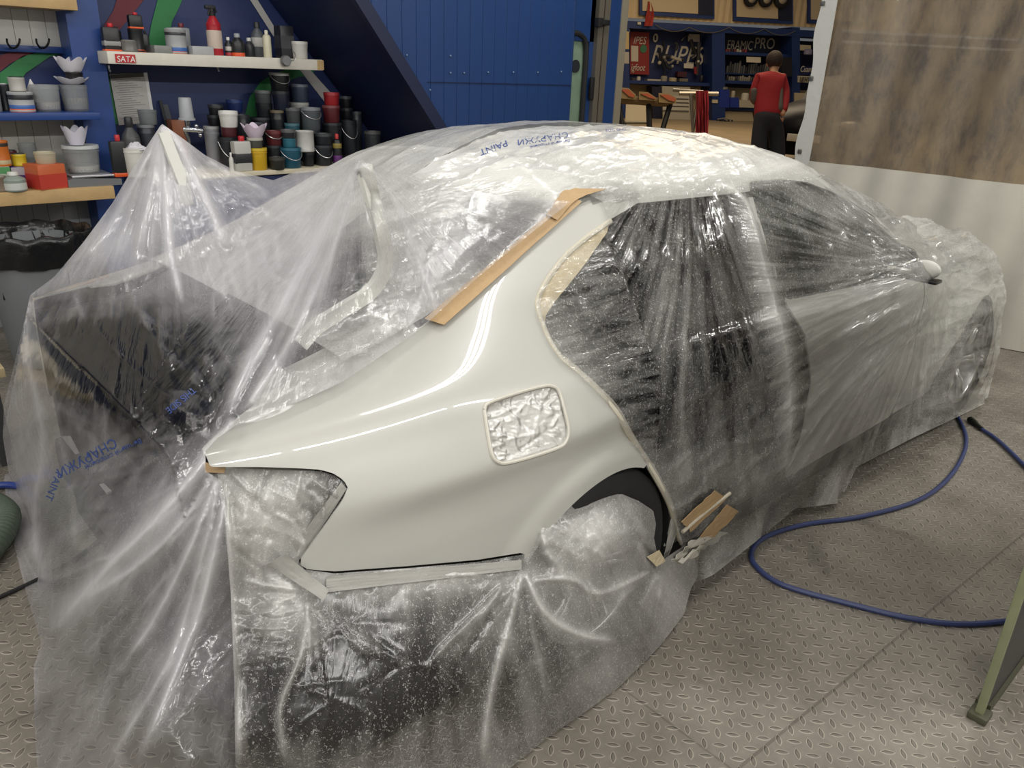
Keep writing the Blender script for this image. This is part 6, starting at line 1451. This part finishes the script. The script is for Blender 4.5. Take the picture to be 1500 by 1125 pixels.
# below the counters
tag(bq('switch_box', mat('#cfc2a2', rough=.5), 1043.5, 146, 1051.5, 151, .08, .05), 'white socket box on the blue column', 'socket')
tag(bq('switch_box', mat('#bfb8a8', rough=.5), 1041.5, 178.5, 1046.5, 181.5, .10, .06), 'small pale valve low on the blue column', 'valve')
tag(bq('cover_board', mat('#b9a988', rough=.6), 1051, 163.5, 1102, 192, -.2, .05, floor=True), 'pale board leaning under the blue counter', 'board')
def cabinet():
    t = thing('tool_cabinet', 'white tool cabinet with drawers under the tool board counter', 'cabinet', bw(989, 190, .1)*[1, 1, 0]+[0, 0, FZ])
    bq('body', mat('#aba493', rough=.45), 970, 127, 1011, 190, .0, .6, t, floor=True)
    for k, (a, b) in enumerate(((140.5, 145), (146, 150.5), (151.5, 156), (157, 162.5))):
        d = bq('drawer', mat('#c6bfae', rough=.4), 971, a, 1009.5, b, .03, .05, t); d['label'] = 'white drawer front'
        bq('handle', GREYM, 972, b-.9, 1009, b-.2, .05, .03, d)
    d = bq('door', mat('#b4ac99', rough=.45), 971, 165, 1009.5, 192, .03, .05, t)
    p = bw(988, 182, .05); mb = MB(); mb.prism([p+BU*-.06, p+BU*.06, p+[0, 0, .10]], BN*.01); mb.build('triangle_mark', mat('#1e2440'), d, smooth=False)
    bq('name_strip', mat('#4a4c58'), 992, 179, 1004, 180.4, .04, .01, d); bq('vent', mat('#1e1e22'), 985, 184, 991, 186.5, .04, .01, d)
cabinet()
tag(bq('dark_cabinet', mat('#171b30', rough=.5), 955, 127, 968, 190, -.1, .5, floor=True), 'dark blue cabinet left of the white tool cabinet', 'cabinet')
# stool with round black seat under the counter
p = bw(1061, 178, .3); st_ = thing('creeper_stool', 'small mechanic stool with black seat under the blue counter', 'stool', p*[1, 1, 0]+[0, 0, FZ])
zs_ = p[2]
MB().lathe([(.0, zs_-.06), (.17, zs_-.06), (.19, zs_-.02), (.17, zs_+.03), (0, zs_+.04)], (p[0], p[1], 0), 20, cap=False).build('seat', BLACK, st_)
MB().tube([p+[0, 0, -.06], (p[0], p[1], FZ+.08)], .025, 8).build('column', mat('#a59a86', rough=.3, metal=.6), st_)
for k in range(5):
    a = k*2*math.pi/5; q = np.array([p[0]+.25*math.cos(a), p[1]+.25*math.sin(a), FZ+.05]); MB().tube([(p[0], p[1], FZ+.09), q], .02, 6).build('foot', mat('#8f8678', rough=.4), st_)
    MB().ball(q-[0, 0, .02], .03, 8, 6).build('caster', BLACK, st_)
# trestle rail with red towels, nearer
def gpt(px, py, dep): return at_d(px, py, dep)
tr_ = thing('towel_rail', 'silver work stand of tubes with a long bar in the hall', 'work stand', gpt(1014, 200, 13.5)*[1, 1, 0]+[0, 0, FZ])
MB().tube([gpt(986, 132, 13.9), gpt(1030, 135, 13.7)], .03, 10).build('bar', mat('#8f897c', rough=.3, metal=.7), tr_); MB().tube([gpt(995, 137, 13.4), gpt(1052, 137.5, 13.4)], .034, 10).build('bar', mat('#a49d8e', rough=.3, metal=.7), tr_)
for a_, b_, d_ in (((1012, 137), (1016, 205), 13.4), ((1024, 137), (1013, 205), 13.4)):
    A = gpt(*a_, d_); Bq = gpt(*b_, d_); k = (FZ-A[2])/(Bq[2]-A[2]); MB().tube([A, A+(Bq-A)*k], .028, 8).build('leg', mat('#7d776c', rough=.35, metal=.6), tr_)
V = []; n = 26
for i in range(n):
    for j in range(24):
        x = 1020+17*i/(n-1); tt = j/23; y = 133+72*tt; d = 13.30+.05*math.sin(i*.9)+.03*math.sin(i*2.3+tt*2); V.append(gpt(x+.8*math.sin(tt*5+i), y, d))
o = mesh('red_towel', V, grid_faces(n, 24), mat('#8e1f2a', rough=.85), None); solid(o, .02, 0); tag(o, 'dark red towel hanging over the silver bar in the hall', 'towel')
# padded panel stand
pst = thing('panel_stand', 'black legged stand with worn orange padded rests on a wrapped bar', 'stand', gpt(955, 200, 12.5)*[1, 1, 0]+[0, 0, FZ])
MB().tube(spline([gpt(905, 146, 12.5), gpt(928, 147, 12.5), (gpt(955, 149, 12.5)), gpt(985, 150, 12.5)], 6), .065, 10).build('wrapped_bar', mat('#7d6a48', rough=.8, bump=.6, bscale=14), pst)
for (x0, y0, x1, y1, sl) in ((908, 128, 930, 146, 8), (936, 134, 960, 148, 6), (965, 136, 990, 152, 4)):
    P3 = [gpt(x0, y1-2, 12.35), gpt(x1, y1, 12.35), gpt(x1+1, y0+sl+3, 12.35), gpt(x0+(x1-x0)*.55, y0+1, 12.35), gpt(x0, y0, 12.35)]
    r_ = MB().prism(P3, np.array(ray(950, 140))*.35).build('padded_rest', mat('#8f7a52', rough=.8, bump=.3, bscale=12), pst, smooth=False)
    P3 = [gpt(x0+2, y0+3, 12.33), gpt(x0+(x1-x0)*.55, y0+2.5, 12.33), gpt(x1, y0+sl+4, 12.33), gpt(x1-2, y1-3, 12.33), gpt(x0+(x1-x0)*.6, y1-5, 12.33)]
    MB().prism(P3, np.array(ray(950, 140))*.04).build('orange_pad', mat('#a8502c', rough=.7), r_, smooth=False)
for a_, b_ in (((950, 150), (952, 205)), ((982, 152), (966, 205)), ((906, 150), (914, 205))):
    A = gpt(*a_, 12.5); Bq = gpt(*b_, 12.5); k = (FZ-A[2])/(Bq[2]-A[2]); MB().tube([A, A+(Bq-A)*k], .045, 8).build('leg', BLACK, pst)
# pale seat and dark roll behind the booth door post
t = thing('chair', 'pale folding chair standing beside the padded stand', 'chair', gpt(932, 190, 13.5)*[1, 1, 0]+[0, 0, FZ])
A = [gpt(917, 152, 13.5), gpt(947, 152, 13.5), gpt(949, 177, 13.4), gpt(916, 177, 13.4)]; MB().prism(A, np.array(ray(930, 160))*.04).build('back_rest', mat('#b7a888', rough=.6), t, smooth=False)
zq = A[2][2]; A2 = [A[3], A[2], A[2]-np.array([.35, .3, 0]), A[3]-np.array([.35, .3, 0])]; MB().prism(A2, (0, 0, -.03)).build('seat', mat('#8a8168', rough=.6), t, smooth=False)
for q in A2: MB().tube([q, (q[0], q[1], FZ)], .016, 6).build('leg', mat('#6b6452', rough=.5), t)
tag(MB().tube([gpt(898, 182, 12), gpt(922, 181, 12.0)], .1, 14).build('dark_roll', RUBBER, None), 'dark roll low beside the booth door post', 'roll') if False else None
# third bay
tag(bq('sign_plate', mat('#c9bea4', rough=.5), 1168.5, 111.5, 1200, 121, .06, .03), 'pale sign plate with dark lettering at the curtain edge', 'sign')
far_text('ЦЕНТР', 1171, 119, 5.6, mat('#4a4238', rough=.5), COL.objects[-1], .09, .75)
tag(bq('poster', mat('#1a2452', rough=.5), 1171, 98, 1200, 110, .05, .02), 'dark blue banner with white script above the pale sign plate', 'poster')
far_text('Cuam', 1171.5, 105, 8, mat('#c9c2b4', rough=.5), COL.objects[-1], .08, .7, .2)
tag(bq('shelf_box', mat('#c2b493', rough=.5), 1172, 66, 1188, 74, .05, .3), 'pale box high in the bay at the curtain edge', 'box')
counter_item('lilac roll below the pale box at the curtain edge', 1177, 72, 1189, 80, '#8d88a0', 'roll', 'paper_roll', .1)
tag(bq('jacket', mat('#1a1a20', rough=.85), 1146, 84, 1160, 112, .42, .15), 'dark jacket hanging on the column behind the man', 'jacket')
tag(bq('cover_board', mat('#c4b590', rough=.6), 1164, 136, 1180, 152, .1, .05), 'pale board leaning above the dark car', 'board')
tag(MB().prism([gpt(1143, 160, 13), gpt(1157, 160, 13), gpt(1154, 196, 13), gpt(1141, 196, 13)], np.array(ray(1150, 180))*.05).build('floor_sign', mat('#c2942a', rough=.5), None, smooth=False), 'yellow upright sign between the man and the dark car', 'sign')
# garland on the beam, flag
for k, (a_, b_) in enumerate((((960, 36), (1010, 40)), ((1010, 40), (1068, 40)), ((1068, 40), (1120, 42)), ((1120, 42), (1165, 45)))):
    L = [bw(a_[0]+(b_[0]-a_[0])*t_, a_[1]+(b_[1]-a_[1])*t_+8*4*t_*(1-t_), .12) for t_ in np.linspace(0, 1, 14)]
    tag(MB().tube(L, .012, 5).build('light_garland', mat('#6b6454', rough=.5), None), ['leftmost sagging string of unlit lights along the blue beam', 'second sagging string of unlit lights from the left', 'third sagging string of lights, left of the man', 'rightmost sagging string of lights near the curtain'][k], 'string lights', 'string lights along the beam')
fl_ = thing('pennant', 'orange red pennant hanging from the beige upper wall', 'flag', bw(949, 38, .2)); V = []
for i in range(8):
    for j in range(16):
        u_ = i/7; v_ = j/15; V.append(bw(951+(2 if v_ > .4 else -1)*0+(u_-.5)*(3+9*min(v_*1.8, 1))+1.5*math.sin(v_*4), 2+36*v_, .18+.05*math.sin(u_*6+v_*3)))
o = mesh('cloth', V, grid_faces(8, 16), mat('#a83a2c', rough=.8), fl_); solid(o, .01, 0)
bq('white_tag', mat('#cfc6b4', rough=.6), 934, 32, 939, 36, .1, .03, fl_)
# dark car behind the curtain edge
dc = thing('car', 'front end of a black car partly hidden behind the curtain edge', 'car', gpt(1190, 215, 12.2)*[1, 1, 0]+[0, 0, FZ])
O = gpt(1190, 190, 12.2); fw = -np.array([FWD[0], FWD[1], 0]); fw /= np.linalg.norm(fw); rt = np.array([RGT[0], RGT[1], 0]); rt /= np.linalg.norm(rt)
h_ = math.radians(38); ax = fw*math.cos(h_)-rt*math.sin(h_); ay = np.array([-ax[1], ax[0], 0])     # ax: nose direction
def cpt(l, w_, z): return np.array([O[0], O[1], FZ])+ax*l+ay*w_+np.array([0, 0, z])
V = []; prof = [(.25, .22), (.30, .45), (.27, .62), (.15, .74), (-.10, .86), (-.9, .98), (-1.5, 1.05), (-2.0, 1.40), (-3.0, 1.44)]
for i, (l, z) in enumerate(prof):
    for j in range(13):
        s_ = -1+2*j/12; V.append(cpt(l-.28*abs(s_)**2.5, s_*.86, z-.06*abs(s_)**3))
F = grid_faces(len(prof), 13); o = mesh('body', V, F, mat('#0f0f12', rough=.3, spec=.04), dc); solid(o, .04, 0)
for s_ in (-1, 1):
    V = [];
    for l, z in ((.0, .2), (-.5, .2), (-3.0, .2)): V += [cpt(l-.03, s_*.86, z), cpt(l-.03-.2*(l == 0), s_*.86, .9 if l < -.3 else .6)]
    o = mesh('wing', V, [(0, 2, 3, 1), (2, 4, 5, 3)], mat('#0f0f12', rough=.15, coat=1), dc); solid(o, .03, 0)
    wc = cpt(-.55, s_*.80, .32); mb = MB().lathe([(.19, -.1), (.30, -.1), (.32, -.06), (.32, .06), (.30, .1), (.19, .1), (.0, .08)], n=28, axis='y', cap=False)
    Rm = np.array([ax, ay, [0, 0, 1]]).T; mesh('wheel', [wc+Rm@np.array(v) for v in mb.V], mb.F, RUBBER, dc)
    mb = MB(); mb.ball((0, 0, 0), (.06, .16, .07), 14, 10); mesh('headlight', [cpt(.13, s_*.60, .70)+Rm@np.array(v) for v in mb.V], mb.F, mat('#8f8a80', rough=.1, spec=.8), dc)
mb = MB(); mb.box((-.01, -.26, -.055), (.02, .26, .055), bev=.005); mesh('number_plate', [cpt(.32, 0, .48)+Rm@np.array(v) for v in mb.V], mb.F, mat('#b9b3a6', rough=.5), dc)

# ================================================================ MAN IN RED
MD = 10.4
def skin(name, chains, m, parent, sub=2):
    """one continuous skinned figure: chains of (point, (rx, ry)); first point of a chain may repeat an earlier one"""
    bm = bmesh.new(); ly = bm.verts.layers.skin.verify(); idx = {}; root = None
    for ch in chains:
        prev = None
        for p, r in ch:
            k = tuple(np.round(p, 4))
            if k not in idx:
                v = bm.verts.new(Vector(p)-wloc(parent)); v[ly].radius = r if hasattr(r, '__len__') else (r, r); idx[k] = v
                if root is None: root = v; v[ly].use_root = True
            v = idx[k]
            if prev is not None and prev is not v: bm.edges.new((prev, v))
            prev = v
    me = bpy.data.meshes.new(name); bm.to_mesh(me); bm.free(); o = link(name, me, parent); me.materials.append(m)
    a = o.modifiers.new('grow', 'SKIN'); a.use_smooth_shade = True
    b = o.modifiers.new('soften', 'SUBSURF'); b.levels = b.render_levels = sub
    return o
man = tag(thing('person', None, None, gpt(1124, 262, MD)*[1, 1, 0]+[0, 0, FZ]), 'man in red and grey jacket and dark trousers seen from behind in the hall', 'person')
def mp(x, y, dd=0.0): return gpt(x, y, MD+dd)
SKIN = mat('#b98a68', rough=.55)
hc = mp(1134, 91)
body_ch = [[(mp(1124, 166), (.15, .12)), (mp(1125, 150), (.15, .11)), (mp(1127, 130), (.17, .12)), (mp(1130, 114), (.16, .10)), (mp(1133, 107, -.02), (.06, .06)), (mp(1134, 101, .0), (.06, .06)), (mp(1135, 94, .03), (.085, .095)), (mp(1134, 86, .02), (.08, .09))],
 [(mp(1130, 114), .1), (mp(1145, 113), .065), (mp(1149, 130, .02), .05), (mp(1149, 148, -.03), .042), (mp(1147, 162, -.08), .035), (mp(1146, 170, -.10), .04)],
 [(mp(1130, 114), .1), (mp(1112, 114), .065), (mp(1106, 130, .02), .05), (mp(1105, 146, .05), .042), (mp(1114, 152, .30), .034), (mp(1121, 154, .42), .04)],
 [(mp(1124, 166), .1), (mp(1116, 174), .09), (mp(1113, 205, .0), .075), (mp(1112, 225), .06), (mp(1111, 262), .045), (mp(1113, 268, -.12), .04)],
 [(mp(1124, 166), .1), (mp(1134, 174), .09), (mp(1137, 205, .05), .075), (mp(1138, 225, .05), .06), (mp(1139, 262, .12), .045), (mp(1140, 268, 0), .04)]]
skin('body', body_ch, SKIN, man)
for (hx, hy, hd, s_) in ((1146, 171, -.10, 1),):
    for k in range(4):
        A = mp(hx-2.2+1.3*k, hy+1.5, hd); Bq = mp(hx-2.6+1.1*k, hy+5+(.6 if k in (1, 2) else 0), hd+.02); Cq = mp(hx-2.9+1.0*k, hy+7.5+(1 if k in (1, 2) else 0), hd+.045)
        skin('finger', [[(A, .011), (Bq, .010), (Cq, .008)]], SKIN, man, 1)
    skin('thumb', [[(mp(hx-2.5, hy-.5, hd), .012), (mp(hx-4.3, hy+2.5, hd+.02), .010), (mp(hx-4.4, hy+5, hd+.03), .008)]], SKIN, man, 1)
RED = mat('#9c1c22', rough=.8, bump=.15, bscale=12, var=.06, vscale=5); GRY = mat('#5e5850', rough=.85)
skin('jacket', [[(mp(1124.5, 175), (.19, .16)), (mp(1125, 166), (.20, .16)), (mp(1125, 150), (.20, .15)), (mp(1127, 130), (.215, .155)), (mp(1130, 115), (.19, .13)), (mp(1133, 107.5, -.01), (.08, .08))],
 [(mp(1130, 115), .13), (mp(1145, 115), .085), (mp(1150, 131, .02), .07), (mp(1150, 148, -.03), .062), (mp(1147.5, 165, -.09), .05)],
 [(mp(1130, 115), .13), (mp(1112, 115), .085), (mp(1105.5, 131, .02), .07), (mp(1104.5, 147, .05), .062), (mp(1114, 152, .28), .048)]], RED, man)
skin('side_panel', [[(mp(1144, 122, -.06), (.03, .05)), (mp(1143, 140, -.07), (.035, .06)), (mp(1142, 164, -.09), (.045, .06))]], GRY, man)
skin('sleeve_panel', [[(mp(1105, 128, -.035), .05), (mp(1104, 147, .0), .05), (mp(1108, 150, .12), .045)]], GRY, man)
skin('trousers', [[(mp(1125, 158), (.15, .12)), (mp(1125, 173), (.175, .15))], [(mp(1125, 173), .15), (mp(1115, 182), .125), (mp(1112, 205), .115), (mp(1111, 228), .105), (mp(1111, 258), .09)],
 [(mp(1125, 173), .15), (mp(1135, 182), .125), (mp(1138, 205, .05), .115), (mp(1139, 228, .06), .105), (mp(1140, 258, .10), .09)]], mat('#24252b', rough=.9, bump=.2, bscale=10), man)
HAIR = mat('#33231a', rough=.7, bump=.5, bscale=60)
mb = MB(); mb.ball(hc+[0, 0, .028], (.093, .100, .108), 20, 14)
V, F = clip_mesh(np.array(mb.V), mb.F, (np.array(mb.V)-hc)@(np.array([FWD[0]*-.8, FWD[1]*-.8, .55])-np.array([RGT[0], RGT[1], 0])*.25)+.008)
V = V+(V-(hc+[0, 0, .035]))*(.05*fbm(V[:, :2]*40+V[:, 2:]*25, 3, 4))[:, None]
o = mesh('hair', V, F, HAIR, man); solid(o, .012, 1)
er = hc+RGT*.083-FWD*.02-np.array([0, 0, .02]); mb = MB(); mb.ball(er, (.018, .018, .034), 10, 8); mb.build('ear', SKIN, man)
el = hc-RGT*.083-FWD*.0-np.array([0, 0, .02]); mb = MB(); mb.ball(el, (.018, .018, .034), 10, 8); mb.build('ear', SKIN, man)
nd = np.array([FWD[0], FWD[1], -.2]); nd /= np.linalg.norm(nd); MB().tube([hc+nd*.085+[0, 0, -.01], hc+nd*.118+[0, 0, -.035]], [.012, .018], 8).build('nose', SKIN, man)
for x_ in (1111, 1140):
    f = mp(x_, 262, .02 if x_ == 1111 else .12); f[2] = FZ; MB().ball(f+np.array([FWD[0], FWD[1], 0])*.08+[0, 0, .045], (.10, .10, .045), 14, 8).build('shoe', BLACK, man)
